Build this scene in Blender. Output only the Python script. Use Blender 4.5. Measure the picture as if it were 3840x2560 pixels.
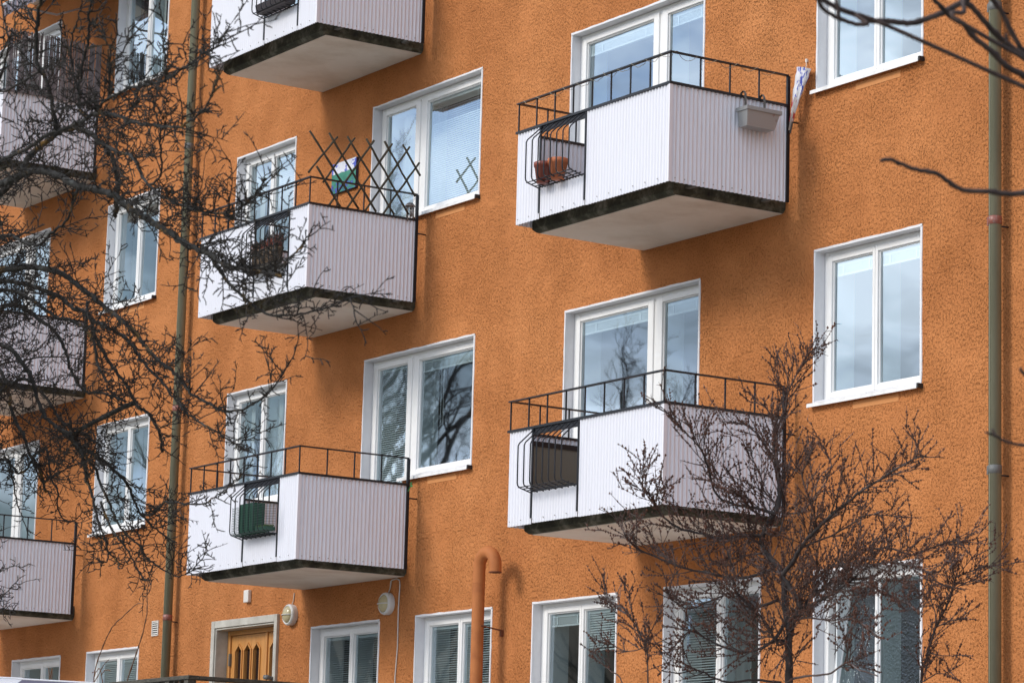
import bpy, bmesh, math, random
from mathutils import Vector, Matrix

for o in list(bpy.data.objects): bpy.data.objects.remove(o)
SC = bpy.context.scene
COL = SC.collection
R = math.radians

# ------------------------------------------------------------------ camera
CAM = bpy.data.cameras.new('camera'); cam = bpy.data.objects.new('camera', CAM); COL.objects.link(cam)
CAM.sensor_width = 36.0; CAM.lens = 110.847; CAM.clip_end = 2000; CAM.clip_start = 0.1
yaw, pitch, roll = 0.991285, 0.174680, 0.027351
f_ = Vector((-math.sin(yaw)*math.cos(pitch), math.cos(yaw)*math.cos(pitch), math.sin(pitch)))
r_ = Vector((math.cos(yaw), math.sin(yaw), 0)); u_ = r_.cross(f_)
r2 = r_*math.cos(roll)+u_*math.sin(roll); u2 = -r_*math.sin(roll)+u_*math.cos(roll)
cam.matrix_world = Matrix(((r2.x, u2.x, -f_.x, 33.0098), (r2.y, u2.y, -f_.y, -17.0187), (r2.z, u2.z, -f_.z, -0.5382), (0, 0, 0, 1)))
CAM.dof.use_dof = True; CAM.dof.focus_distance = 29.0; CAM.dof.aperture_fstop = 8.0
SC.camera = cam

# ------------------------------------------------------------------ sky, sun, exposure
SUN_EL, SUN_AZ = R(33), R(192)          # azimuth clockwise from +Y: in front of the wall, a little to its left
W = bpy.data.worlds.new('World'); SC.world = W; W.use_nodes = True
nt = W.node_tree; nt.nodes.clear()
def N(t, **k):
    n = nt.nodes.new(t)
    for a, b in k.items(): setattr(n, a, b)
    return n
L = nt.links.new
out = N('ShaderNodeOutputWorld'); bg = N('ShaderNodeBackground'); bg.inputs['Strength'].default_value = 0.090
sky = N('ShaderNodeTexSky', sky_type='NISHITA', sun_disc=False); sky.sun_elevation = SUN_EL; sky.sun_rotation = SUN_AZ
sky.air_density = 1.0; sky.dust_density = 1.5; sky.ozone_density = 1.5
tc = N('ShaderNodeTexCoord'); mp = N('ShaderNodeMapping'); mp.inputs['Scale'].default_value = (1.0, 1.0, 2.6)
mp.inputs['Location'].default_value = (0.35, 0.1, 0.22)
ns = N('ShaderNodeTexNoise'); ns.inputs['Scale'].default_value = 6.0; ns.inputs['Detail'].default_value = 7; ns.inputs['Roughness'].default_value = 0.55
rp = N('ShaderNodeValToRGB'); rp.color_ramp.elements[0].position = 0.43; rp.color_ramp.elements[1].position = 0.58
ns2 = N('ShaderNodeTexNoise'); ns2.inputs['Scale'].default_value = 7.0; ns2.inputs['Detail'].default_value = 5
cr = N('ShaderNodeValToRGB'); cr.color_ramp.elements[0].position = 0.30; cr.color_ramp.elements[1].position = 0.58
cr.color_ramp.elements[0].color = (5.0, 7.6, 12.5, 1); cr.color_ramp.elements[1].color = (22.0, 23.6, 26.0, 1)
mx = N('ShaderNodeMix', data_type='RGBA')
L(tc.outputs['Generated'], mp.inputs['Vector']); L(mp.outputs[0], ns.inputs['Vector']); L(mp.outputs[0], ns2.inputs['Vector'])
L(ns.outputs['Fac'], rp.inputs['Fac']); L(ns2.outputs['Fac'], cr.inputs['Fac'])
L(rp.outputs['Color'], mx.inputs['Factor']); L(sky.outputs['Color'], mx.inputs['A'])
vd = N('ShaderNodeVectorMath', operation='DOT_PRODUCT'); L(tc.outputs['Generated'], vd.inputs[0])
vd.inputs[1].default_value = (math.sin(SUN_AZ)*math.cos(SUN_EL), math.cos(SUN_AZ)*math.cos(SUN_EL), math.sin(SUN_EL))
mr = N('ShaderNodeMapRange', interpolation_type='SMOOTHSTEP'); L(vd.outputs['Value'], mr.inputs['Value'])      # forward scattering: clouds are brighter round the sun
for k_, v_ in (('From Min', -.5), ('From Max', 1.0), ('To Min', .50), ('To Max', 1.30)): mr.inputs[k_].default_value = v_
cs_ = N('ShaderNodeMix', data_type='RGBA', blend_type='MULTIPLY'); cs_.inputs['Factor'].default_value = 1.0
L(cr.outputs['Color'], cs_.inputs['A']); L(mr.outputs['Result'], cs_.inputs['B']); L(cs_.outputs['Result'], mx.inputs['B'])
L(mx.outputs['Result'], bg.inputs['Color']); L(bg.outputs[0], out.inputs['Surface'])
SL = bpy.data.lights.new('sun', 'SUN'); SL.energy = 2.3; SL.angle = R(17); SL.color = (1.0, 0.94, 0.86)
sun = bpy.data.objects.new('sun', SL); COL.objects.link(sun)
sd = Vector((math.sin(SUN_AZ)*math.cos(SUN_EL), math.cos(SUN_AZ)*math.cos(SUN_EL), math.sin(SUN_EL)))
sun.rotation_euler = sd.to_track_quat('Z', 'Y').to_euler()
sun.location = sd*60
SC.view_settings.view_transform = 'Standard'; SC.view_settings.look = 'None'
SC.view_settings.exposure = -0.16; SC.view_settings.gamma = 1.0; SC.view_settings.use_curve_mapping = False
SC.render.engine = 'CYCLES'; SC.cycles.transparent_max_bounces = 16; SC.cycles.max_bounces = 5; SC.cycles.diffuse_bounces = 3; SC.cycles.glossy_bounces = 3; SC.cycles.transmission_bounces = 2

# ------------------------------------------------------------------ materials
MATS = {}
class MT:
    """small node helper around one Principled material"""
    def __init__(s, name, col=(.5, .5, .5), rough=.6, metal=0.0, spec=.5):
        s.m = bpy.data.materials.new(name); s.m.use_nodes = True; s.t = s.m.node_tree
        s.b = s.t.nodes['Principled BSDF']; s.o = s.t.nodes['Material Output']
        s.b.inputs['Base Color'].default_value = (*col, 1); s.b.inputs['Roughness'].default_value = rough
        s.b.inputs['Metallic'].default_value = metal; s.b.inputs['Specular IOR Level'].default_value = spec
        MATS[name] = s.m
        s.tc = s.t.nodes.new('ShaderNodeTexCoord')
    def n(s, t, **k):
        x = s.t.nodes.new(t)
        for a, b in k.items():
            if a in x.inputs.keys() and not hasattr(x, a): x.inputs[a].default_value = b
            else: setattr(x, a, b)
        return x
    def l(s, a, b): s.t.links.new(a, b)
    def noise(s, scale, detail=4, rough=.55, vec=None, stretch=None, dist=0.0, coord='Object'):
        x = s.n('ShaderNodeTexNoise'); x.inputs['Scale'].default_value = scale; x.inputs['Detail'].default_value = detail
        x.inputs['Roughness'].default_value = rough; x.inputs['Distortion'].default_value = dist
        v = vec or s.tc.outputs[coord]
        if stretch:
            m = s.n('ShaderNodeMapping'); m.inputs['Scale'].default_value = stretch; s.l(v, m.inputs['Vector']); v = m.outputs[0]
        s.l(v, x.inputs['Vector']); return x.outputs['Fac']
    def ramp(s, fac, *stops):
        x = s.n('ShaderNodeValToRGB'); e = x.color_ramp.elements
        while len(e) < len(stops): e.new(.5)
        for i, (p, c) in enumerate(stops):
            e[i].position = p; e[i].color = (*c, 1) if len(c) == 3 else c
        s.l(fac, x.inputs['Fac']); return x.outputs['Color']
    def mix(s, fac, a, b, blend='MIX'):
        x = s.n('ShaderNodeMix', data_type='RGBA', blend_type=blend)
        for v, k in ((fac, 'Factor'), (a, 'A'), (b, 'B')):
            if hasattr(v, 'is_linked'): s.l(v, x.inputs[k])
            elif isinstance(v, (int, float)): x.inputs[k].default_value = v
            else: x.inputs[k].default_value = (*v, 1)
        return x.outputs['Result']
    def math(s, op, a, b=0.0):
        x = s.n('ShaderNodeMath', operation=op)
        for i, v in enumerate((a, b)):
            if hasattr(v, 'is_linked'): s.l(v, x.inputs[i])
            else: x.inputs[i].default_value = v
        return x.outputs[0]
    def color(s, c): s.l(c, s.b.inputs['Base Color']); return s
    def rough(s, c): s.l(c, s.b.inputs['Roughness']); return s
    def bump(s, h, strength=.5, dist=.01):
        x = s.n('ShaderNodeBump'); x.inputs['Strength'].default_value = strength; x.inputs['Distance'].default_value = dist
        s.l(h, x.inputs['Height']); s.l(x.outputs[0], s.b.inputs['Normal']); return s

# roughcast stucco: coarse trowelled relief, pits, broad uneven weathering
t = MT('stucco', (.6, .26, .09), .93, spec=.15)
big = t.noise(.75, 6, .65); mid = t.noise(2.2, 4, .6); grain = t.noise(52, 3, .6, stretch=(1, 1, .85)); fine = t.noise(120, 2, .6); coarse = t.noise(21, 3, .6)
plate = t.ramp(grain, (.30, (0, 0, 0)), (.47, (.8, .8, .8)), (.62, (1, 1, 1)))
amt = t.ramp(mid, (.30, (.45, .45, .45)), (.68, (1.15, 1.15, 1.15)))
h = t.math('MULTIPLY', t.math('ADD', plate, t.math('ADD', t.math('MULTIPLY', coarse, 1.2), t.math('MULTIPLY', fine, .35))), amt)
c1 = t.ramp(big, (.32, (.45, .166, .056)), (.52, (.585, .228, .080)), (.70, (.67, .275, .102)))
c1 = t.mix(t.math('MULTIPLY', t.ramp(mid, (.35, (0, 0, 0)), (.7, (1, 1, 1))), .30), c1, (.55, .20, .058))
pit_shade_dirt = t.ramp(grain, (.31, (1, 1, 1)), (.44, (0, 0, 0)))  # hollows of the grain: their shade, along with dirt, put into the colour
c1 = t.mix(t.math('MULTIPLY', pit_shade_dirt, .40), c1, (.26, .09, .028))
streak = t.ramp(t.noise(1.0, 4, .6, stretch=(2.4, 1, .16)), (.52, (0, 0, 0)), (.8, (1, 1, 1)))
c1 = t.mix(t.math('MULTIPLY', streak, .42), c1, (.40, .15, .05))
t.color(c1).bump(h, 1.0, .017)

t = MT('reveal_paint', (.74, .74, .77), .6)
t.color(t.mix(t.ramp(t.noise(4, 5), (.45, (0, 0, 0)), (.8, (1, 1, 1))), (.78, .78, .80), (.66, .66, .68))).bump(t.noise(60, 4), .35, .004)
t = MT('frame_paint', (.84, .83, .80), .38)
t.color(t.mix(t.ramp(t.noise(3, 5), (.5, (0, 0, 0)), (.85, (1, 1, 1))), (.86, .86, .85), (.76, .75, .73)))
t = MT('casing_paint', (.76, .81, .82), .5)
t = MT('sill_metal', (.80, .80, .79), .35)
t.color(t.mix(t.ramp(t.noise(9, 5), (.5, (0, 0, 0)), (.8, (1, 1, 1))), (.82, .82, .81), (.62, .61, .58)))
t = MT('dark_rubber', (.018, .018, .02), .6)

def glass(name, tint, ior, rough=.0, bump=None):
    m = bpy.data.materials.new(name); m.use_nodes = True; q = m.node_tree; q.nodes.clear(); MATS[name] = m
    o = q.nodes.new('ShaderNodeOutputMaterial'); mixs = q.nodes.new('ShaderNodeMixShader'); tr = q.nodes.new('ShaderNodeBsdfTransparent')
    gl = q.nodes.new('ShaderNodeBsdfGlossy'); lw = q.nodes.new('ShaderNodeLayerWeight'); lw.inputs['Blend'].default_value = .5; pw = q.nodes.new('ShaderNodeMath'); pw.operation = 'POWER'; pw.inputs[1].default_value = 3.0; fr = q.nodes.new('ShaderNodeMath'); fr.operation = 'MULTIPLY_ADD'
    tr.inputs['Color'].default_value = (*tint, 1); gl.inputs['Roughness'].default_value = rough; gl.inputs['Color'].default_value = (.84, .94, 1, 1)
    q.links.new(lw.outputs['Facing'], pw.inputs[0]); q.links.new(pw.outputs[0], fr.inputs[0]); fr.inputs[1].default_value = 1-ior; fr.inputs[2].default_value = ior      # thin pane: same reflectance from both sides
    tcn = q.nodes.new('ShaderNodeNewGeometry'); nz = q.nodes.new('ShaderNodeTexNoise'); bp = q.nodes.new('ShaderNodeBump')
    nz.inputs['Scale'].default_value = bump[0] if bump else 1.3; nz.inputs['Detail'].default_value = 3 if bump else 1
    bp.inputs['Distance'].default_value = bump[1] if bump else .0035; bp.inputs['Strength'].default_value = .5
    q.links.new(tcn.outputs['Position'], nz.inputs['Vector']); q.links.new(nz.outputs['Fac'], bp.inputs['Height'])
    q.links.new(bp.outputs[0], gl.inputs['Normal'])
    q.links.new(fr.outputs[0], mixs.inputs[0]); q.links.new(tr.outputs[0], mixs.inputs[1]); q.links.new(gl.outputs[0], mixs.inputs[2])
    q.links.new(mixs.outputs[0], o.inputs['Surface']); return m
glass('glass', (.82, .915, .925), .31, .016)
glass('rippled_glass', (.50, .58, .56), .10, .12, (45, .02))

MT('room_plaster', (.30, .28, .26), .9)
t = MT('curtain_cloth', (.62, .62, .60), .9); MT('grey_curtain', (.20, .22, .23), .9)
MT('blind_slat', (.76, .78, .79), .45)
MT('black_metal', (.012, .013, .017), .42, spec=.4)
t = MT('corrugated_sheet', (.80, .80, .82), .42)
v = t.noise(2.2, 5, .6, stretch=(20, 20, .5)); g = t.noise(1.2, 4)
c = t.mix(t.math('MULTIPLY', t.ramp(v, (.60, (0, 0, 0)), (.80, (1, 1, 1))), .45), (.79, .795, .85), (.48, .42, .41))
c = t.mix(t.math('MULTIPLY', t.ramp(t.noise(45, 3), (.72, (0, 0, 0)), (.79, (1, 1, 1))), .35), c, (.34, .30, .27))
t.color(c).rough(t.ramp(g, (.3, (.40, .40, .40)), (.8, (.6, .6, .6))))
t = MT('concrete_edge', (.07, .07, .055), .95)
t.color(t.ramp(t.noise(5.5, 8, .7), (.34, (.016, .017, .012)), (.50, (.05, .052, .034)), (.62, (.13, .13, .10)), (.76, (.28, .27, .23)))).bump(t.noise(30, 5), .6, .01)
t = MT('soffit_paint', (.66, .63, .58), .8)
t.color(t.mix(t.ramp(t.noise(1.6, 6, .6), (.45, (0, 0, 0)), (.8, (1, 1, 1))), (.82, .775, .70), (.60, .53, .44)))
t = MT('drainpipe_paint', (.20, .205, .135), .42)
t.color(t.mix(t.ramp(t.noise(3, 6, .6, stretch=(3, 3, .5)), (.4, (0, 0, 0)), (.8, (1, 1, 1))), (.215, .215, .145), (.155, .155, .10)))
MT('galvanised', (.15, .155, .15), .6, .2)
t = MT('red_tape', (.42, .07, .05), .4); t.color(t.mix(t.ramp(t.noise(30, 4), (.60, (0, 0, 0)), (.66, (1, 1, 1))), (.26, .09, .065), (.22, .21, .20)))
MT('slot_paint', (.60, .255, .085), .8)
t = MT('vent_paint', (.46, .19, .075), .7, spec=.25)
t.color(t.mix(t.ramp(t.noise(7, 6), (.45, (0, 0, 0)), (.8, (1, 1, 1))), (.47, .168, .055), (.33, .11, .038)))
t = MT('rust', (.16, .05, .02), .9); MT('hole_dark', (.01, .008, .007), .9)
t = MT('terracotta', (.50, .16, .07), .75); t.color(t.mix(t.ramp(t.noise(9, 5), (.4, (0, 0, 0)), (.8, (1, 1, 1))), (.54, .175, .075), (.40, .12, .055)))
MT('glazed_clay', (.27, .07, .045), .3)
t = MT('zinc', (.44, .45, .43), .45, .25); t.color(t.mix(t.ramp(t.noise(11, 5), (.64, (0, 0, 0)), (.72, (1, 1, 1))), (.33, .345, .35), (.20, .07, .04)))
t = MT('dark_bark_wood', (.055, .045, .03), .9); t.color(t.ramp(t.noise(14, 6), (.35, (.025, .022, .014)), (.7, (.085, .07, .045)))).bump(t.noise(40, 4), .5, .005)
t = MT('reed', (.16, .125, .13), .8); t.color(t.ramp(t.noise(1.2, 5, .6, coord='Object', stretch=(30, 30, 2)), (.33, (.13, .11, .115)), (.55, (.25, .22, .22)), (.78, (.40, .36, .34))))
# painted canvas: white clouds over blue, green field, dark flowers
t = MT('painted_canvas', (.1, .3, .2), .6)
sep = t.n('ShaderNodeSeparateXYZ'); t.l(t.tc.outputs['Generated'], sep.inputs[0])
zz = t.math('ADD', sep.outputs['Z'], t.math('MULTIPLY', t.math('SUBTRACT', t.noise(8, 3, coord='Generated'), .5), .22))
skyc = t.mix(t.ramp(t.noise(4.5, 3, coord='Generated'), (.44, (0, 0, 0)), (.50, (1, 1, 1))), (.09, .13, .62), (.82, .84, .92))
gr = t.mix(t.ramp(t.noise(5, 5, coord='Generated'), (.4, (0, 0, 0)), (.7, (1, 1, 1))), (.02, .19, .13), (.06, .30, .21))
fl = t.mix(t.ramp(t.noise(22, 3, coord='Generated'), (.45, (0, 0, 0)), (.52, (1, 1, 1))), (.03, .06, .06), (.05, .08, .50))
low = t.math('MULTIPLY', t.ramp(zz, (.30, (1, 1, 1)), (.36, (0, 0, 0))), t.ramp(t.noise(6, 4, coord='Generated'), (.45, (0, 0, 0)), (.55, (1, 1, 1))))
t.color(t.mix(t.ramp(zz, (.63, (0, 0, 0)), (.66, (1, 1, 1))), t.mix(low, gr, fl), skyc))
MT('canvas_edge', (.045, .03, .06), .7)
t = MT('wicker', (.16, .10, .06), .85); t.color(t.ramp(t.noise(22, 4), (.35, (.06, .04, .03)), (.7, (.26, .18, .11))))
MT('dry_heather', (.27, .075, .05), .9); MT('dry_grass', (.36, .20, .13), .9); MT('cream_bud', (.55, .42, .28), .9)
MT('pewter', (.23, .21, .20), .38, .7)
MT('green_plastic', (.013, .065, .04), .4); MT('green_wire', (.012, .055, .035), .5); MT('moss_green', (.09, .14, .05), .9)
MT('green_ribbon', (.05, .30, .10), .5)
t = MT('oak_door', (.58, .27, .075), .42)
t.color(t.ramp(t.noise(3, 6, .6, stretch=(14, 14, 1)), (.3, (.50, .22, .055)), (.7, (.64, .31, .095))))
t = MT('door_surround_stone', (.52, .50, .45), .85); t.color(t.ramp(t.noise(6, 6), (.35, (.42, .40, .35)), (.7, (.58, .56, .50)))).bump(t.noise(50, 3), .3, .003)
MT('door_glass', (.018, .012, .014), .08, spec=.6)
MT('lamp_glass', (.50, .44, .27), .15, spec=.5); MT('lamp_body', (.68, .68, .67), .4)
MT('white_plastic', (.72, .69, .64), .5); MT('cable_white', (.60, .56, .52), .5)
t = MT('fabric_print', (.8, .8, .82), .35)
zc = t.n('ShaderNodeSeparateXYZ'); t.l(t.tc.outputs['Generated'], zc.inputs[0])
pb = t.noise(5.5, 3, coord='Generated')
c = t.mix(t.ramp(pb, (.56, (0, 0, 0)), (.60, (1, 1, 1))), (.82, .81, .84), (.07, .10, .52))
c2 = t.mix(t.ramp(t.noise(4.5, 2, coord='Generated'), (.46, (0, 0, 0)), (.5, (1, 1, 1))), (.80, .78, .80), (.52, .035, .04))
t.color(t.mix(t.ramp(zc.outputs['Z'], (.34, (1, 1, 1)), (.44, (0, 0, 0))), c, c2))
t = MT('grey_awning_cloth', (.14, .14, .18), .85); wvn = t.n('ShaderNodeTexWave'); wvn.inputs['Scale'].default_value = 1.9; t.l(t.tc.outputs['Object'], wvn.inputs['Vector'])
t.color(t.mix(t.ramp(wvn.outputs['Color'], (.90, (0, 0, 0)), (.96, (1, 1, 1))), (.13, .13, .17), (.34, .26, .28)))
MT('awning_bar', (.55, .56, .60), .4)
t = MT('tarpaulin', (.55, .56, .60), .5); MT('dark_tarpaulin', (.09, .08, .13), .6)
t = MT('weathered_wood', (.06, .055, .045), .85); t.color(t.ramp(t.noise(4, 6, .6, stretch=(3, 3, 12)), (.35, (.03, .028, .02)), (.7, (.10, .09, .07))))
# bark with lichen: grey brown, pale grey crust and orange yellow patches
t = MT('apple_bark', (.06, .05, .04), .9)
c = t.ramp(t.noise(18, 6, .7), (.34, (.009, .008, .007)), (.55, (.026, .024, .021)), (.78, (.085, .083, .077)))
c = t.mix(t.math('MULTIPLY', t.ramp(t.noise(3.8, 6, .7), (.57, (0, 0, 0)), (.63, (1, 1, 1))), .75), c, (.19, .10, .012))
c = t.mix(t.math('MULTIPLY', t.ramp(t.noise(5.5, 6, .7, stretch=(1.3, 1, 1)), (.56, (0, 0, 0)), (.66, (1, 1, 1))), .5), c, (.115, .125, .12))
t.color(c).bump(t.noise(45, 6, .7), 1.0, .014)
t = MT('apple_twig', (.03, .026, .022), .8)
c = t.ramp(t.noise(5, 5, .6), (.35, (.011, .009, .0075)), (.6, (.030, .025, .020)), (.82, (.085, .078, .068)))
t.color(t.mix(t.math('MULTIPLY', t.ramp(t.noise(2.6, 3), (.62, (0, 0, 0)), (.72, (1, 1, 1))), .45), c, (.085, .058, .010)))
t = MT('buckthorn_bark', (.055, .042, .038), .85)
t.color(t.ramp(t.noise(9, 6, .65), (.3, (.022, .017, .016)), (.6, (.065, .052, .05)), (.82, (.16, .14, .14)))).bump(t.noise(50, 4), .6, .006)
t = MT('buckthorn_twig', (.10, .085, .085), .75)
t.color(t.ramp(t.noise(4, 4, .6), (.3, (.050, .030, .025)), (.55, (.10, .068, .060)), (.8, (.26, .24, .24))))
t = MT('brown_bud', (.06, .026, .016), .8); t.color(t.ramp(t.noise(8, 3), (.35, (.045, .018, .011)), (.7, (.14, .052, .028))))
t = MT('near_bark', (.035, .024, .022), .7); t.color(t.ramp(t.noise(20, 4), (.35, (.030, .018, .016)), (.7, (.085, .052, .042))))
t = MT('shoot_bark', (.16, .075, .035), .8)
t = MT('ground_grass', (.10, .10, .05), .95)
t.color(t.ramp(t.noise(.6, 6, .7), (.3, (.12, .115, .075)), (.6, (.18, .17, .115)), (.8, (.26, .23, .17)))).bump(t.noise(20, 4), .6, .05)
t = MT('bounce_paving', (.24, .23, .215), .9); t.color(t.ramp(t.noise(2, 6, .7), (.3, (.36, .345, .32)), (.7, (.46, .44, .405))))
MT('far_plaster', (.40, .33, .25), .9); MT('far_roof', (.12, .06, .045), .9); MT('far_window', (.05, .06, .07), .2)
t = MT('white_disc', (.75, .75, .73), .4); MT('string_wire', (.30, .27, .20), .6); MT('crate_dark', (.03, .02, .022), .6); MT('bin_grey', (.42, .44, .50), .45)
MT('rivet_head', (.36, .35, .34), .6)
MT('fogged_panel', (.19, .18, .145), .5)
M = MATS

# ------------------------------------------------------------------ mesh helpers
WO = {}                                     # world origin of every object made here
class MB:
    def __init__(s): s.v = []; s.f = []; s.mi = []; s.cur = 0; s.sm = []
    def face(s, idx, smooth=False): s.f.append(idx); s.mi.append(s.cur); s.sm.append(smooth)
    def box(s, x0, x1, y0, y1, z0, z1):
        b = len(s.v)
        s.v += [(x0, y0, z0), (x1, y0, z0), (x1, y1, z0), (x0, y1, z0), (x0, y0, z1), (x1, y0, z1), (x1, y1, z1), (x0, y1, z1)]
        for q in ((0, 3, 2, 1), (4, 5, 6, 7), (0, 1, 5, 4), (1, 2, 6, 5), (2, 3, 7, 6), (3, 0, 4, 7)): s.face(tuple(b+i for i in q))
        return s
    def quad(s, *p):
        b = len(s.v); s.v += [tuple(q) for q in p]; s.face(tuple(range(b, b+len(p)))); return s
    def tube(s, path, rad, n=6, cap=True, smooth=True):
        pts = [Vector(p) for p in path]; k = len(pts)
        rs = rad if isinstance(rad, (list, tuple)) else [rad]*k
        b = len(s.v); up = None
        for i, p in enumerate(pts):
            d = (pts[min(i+1, k-1)]-pts[max(i-1, 0)])
            if d.length < 1e-9: d = Vector((0, 0, 1))
            d.normalize()
            if up is None:
                a = Vector((0, 0, 1)) if abs(d.z) < .9 else Vector((1, 0, 0)); up = a.cross(d).normalized()
            else:
                up = (up-d*up.dot(d));
                up = up.normalized() if up.length > 1e-6 else d.orthogonal().normalized()
            w = d.cross(up); r = rs[i]
            for j in range(n):
                an = 2*math.pi*j/n; q = p+up*(math.cos(an)*r)+w*(math.sin(an)*r); s.v.append((q.x, q.y, q.z))
        for i in range(k-1):
            for j in range(n):
                a = b+i*n+j; c = b+i*n+(j+1) % n; s.face((a, c, c+n, a+n), smooth)
        if cap:
            s.face(tuple(b+j for j in reversed(range(n)))); s.face(tuple(b+(k-1)*n+j for j in range(n)))
        return s
    def bar(s, p, q, w, h=None):
        """square bar from p to q, w wide and h deep"""
        p, q = Vector(p), Vector(q); d = (q-p).normalized(); h = h or w
        a = Vector((0, 0, 1)) if abs(d.z) < .95 else Vector((0, 1, 0)); x = d.cross(a).normalized(); y = x.cross(d)
        b = len(s.v)
        for c in (p, q):
            for sx, sy in ((-1, -1), (1, -1), (1, 1), (-1, 1)):
                r = c+x*(sx*w/2)+y*(sy*h/2); s.v.append((r.x, r.y, r.z))
        for qd in ((3, 2, 1, 0), (4, 5, 6, 7), (0, 1, 5, 4), (1, 2, 6, 5), (2, 3, 7, 6), (3, 0, 4, 7)): s.face(tuple(b+i for i in qd))
        return s
    def lathe(s, prof, c=(0, 0, 0), n=24, axis='z'):
        b = len(s.v); k = len(prof)
        for r, h in prof:
            for j in range(n):
                a = 2*math.pi*j/n
                if axis == 'z': s.v.append((c[0]+r*math.cos(a), c[1]+r*math.sin(a), c[2]+h))
                else: s.v.append((c[0]+r*math.cos(a), c[1]+h, c[2]+r*math.sin(a)))
        for i in range(k-1):
            for j in range(n):
                a = b+i*n+j; d = b+i*n+(j+1) % n
                s.face((a, d, d+n, a+n) if axis == 'z' else (a, a+n, d+n, d), True)
        return s
    def build(s, name, mat, parent=None, origin=None, mods=None):
        me = bpy.data.meshes.new(name)
        xs = [v[0] for v in s.v]; ys = [v[1] for v in s.v]; zs = [v[2] for v in s.v]
        o = origin or ((min(xs)+max(xs))/2, (min(ys)+max(ys))/2, min(zs))
        me.from_pydata([(x-o[0], y-o[1], z-o[2]) for x, y, z in s.v], [], s.f)
        for mm in (mat if isinstance(mat, (list, tuple)) else [mat]): me.materials.append(M[mm])
        if any(s.mi): me.polygons.foreach_set('material_index', s.mi)
        if any(s.sm): me.polygons.foreach_set('use_smooth', s.sm)
        me.update()
        return place(me, name, o, parent)
def place(me, name, o, parent=None, rot=None):
    ob = bpy.data.objects.new(name, me); COL.objects.link(ob)
    po = WO[parent.name] if parent else (0, 0, 0)
    ob.location = (o[0]-po[0], o[1]-po[1], o[2]-po[2]); WO[ob.name] = tuple(o)
    if parent: ob.parent = parent
    if rot: ob.rotation_euler = rot
    return ob
def empty(name, o, parent=None):
    ob = place(None, name, o, parent); ob.empty_display_size = .2; return ob
def tag(o, label=None, cat=None, group=None, kind=None):
    for k, v in (('label', label), ('category', cat), ('group', group), ('kind', kind)):
        if v: o[k] = v
    return o
def thing(name, o, label, cat, group=None): return tag(empty(name, o), label, cat, group)
def bevel(ob, w=.006, seg=2):
    m = ob.modifiers.new('bevel', 'BEVEL'); m.width = w; m.segments = seg; m.limit_method = 'ANGLE'; return ob
def rnd(a, b): return random.uniform(a, b)
random.seed(11)

# ------------------------------------------------------------------ ground
GZ = -2.1
g = MB(); S = 600
g.quad((-S, -S, GZ), (S, -S, GZ), (S, S, GZ), (-S, S, GZ))
tag(g.build('ground', 'ground_grass', origin=(0, 0, GZ)), kind='structure')
g = MB(); g.box(-40, 60, -8.6, -.02, GZ, GZ+.12)  # unseen; made wide and pale to bounce light onto the balcony undersides
bevel(tag(g.build('bounce_pavement', 'bounce_paving'), kind='structure'), .02)

# ------------------------------------------------------------------ apartment building
HF = 2.8                                   # storey height
PER = 14.2                                 # one stairwell bay to the next
ZR, ZT, ZB, ZS, BD = 3.929, 3.653, 2.778, 2.728, 1.41
WT, WB, GT = 5.116, 3.767, 2.30
house = thing('apartment_building', (4, 0, GZ), 'orange roughcast apartment block with white windows and corrugated metal balconies', 'building')
OPEN = []                                  # openings cut through the wall (x0,x1,z0,z1)
DEP = .10                                  # depth of the reveal
WALL_T = .32
slat_cache = {}
def slat_mesh(w, tilt):
    k = (round(w, 3), tilt)
    if k not in slat_cache:
        m = MB(); c, s = math.cos(tilt)*.0125, math.sin(tilt)*.0125
        m.quad((-w/2, -c, -s), (w/2, -c, -s), (w/2, 0, .0022), (-w/2, 0, .0022)); m.quad((-w/2, 0, .0022), (w/2, 0, .0022), (w/2, c, s), (-w/2, c, s))
        me = bpy.data.meshes.new('slat'); me.from_pydata(m.v, [], m.f); me.materials.append(M['blind_slat']); slat_cache[k] = me
    return slat_cache[k]
def blind(win, x0, x1, zt, zb, y, tilt, pitch=.0235, single=False, top_tilt=None, nopen=0, stack=False):
    """venetian blind: head rail, slats, bottom rail and cords"""
    h = MB(); h.box(x0, x1, y-.014, y+.014, zt-.03, zt-.004); h.box(x0, x1, y-.011, y+.011, zb-.012, zb)
    n = max(2, int((zt-.035-zb)/pitch))
    for cx in (x0+.14*(x1-x0), x1-.14*(x1-x0)): h.box(cx-.0015, cx+.0015, y-.0145, y-.0125, zb, zt-.03)
    h.build('blind_rail', 'blind_slat', win)
    w = x1-x0-.008
    if single:
        for i in range(n):
            tl = top_tilt if (top_tilt is not None and i < nopen) else tilt
            place(slat_mesh(w, tl), 'blind_slat', ((x0+x1)/2, y, zt-.04-i*pitch), win)
    else:
        m = MB()
        for i in range(n):
            tl = (top_tilt if (top_tilt is not None and i < nopen) else tilt)+rnd(-.05, .05)
            c, s = math.cos(tl)*.0125, math.sin(tl)*.0125; z = zt-.04-i*pitch; a, b = x0+.004, x1-.004
            m.quad((a, y-c, z-s), (b, y-c, z-s), (b, y+c, z+s), (a, y+c, z+s))
        tag(m.build('blind_slats', 'blind_slat', win), kind='stuff')
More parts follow.
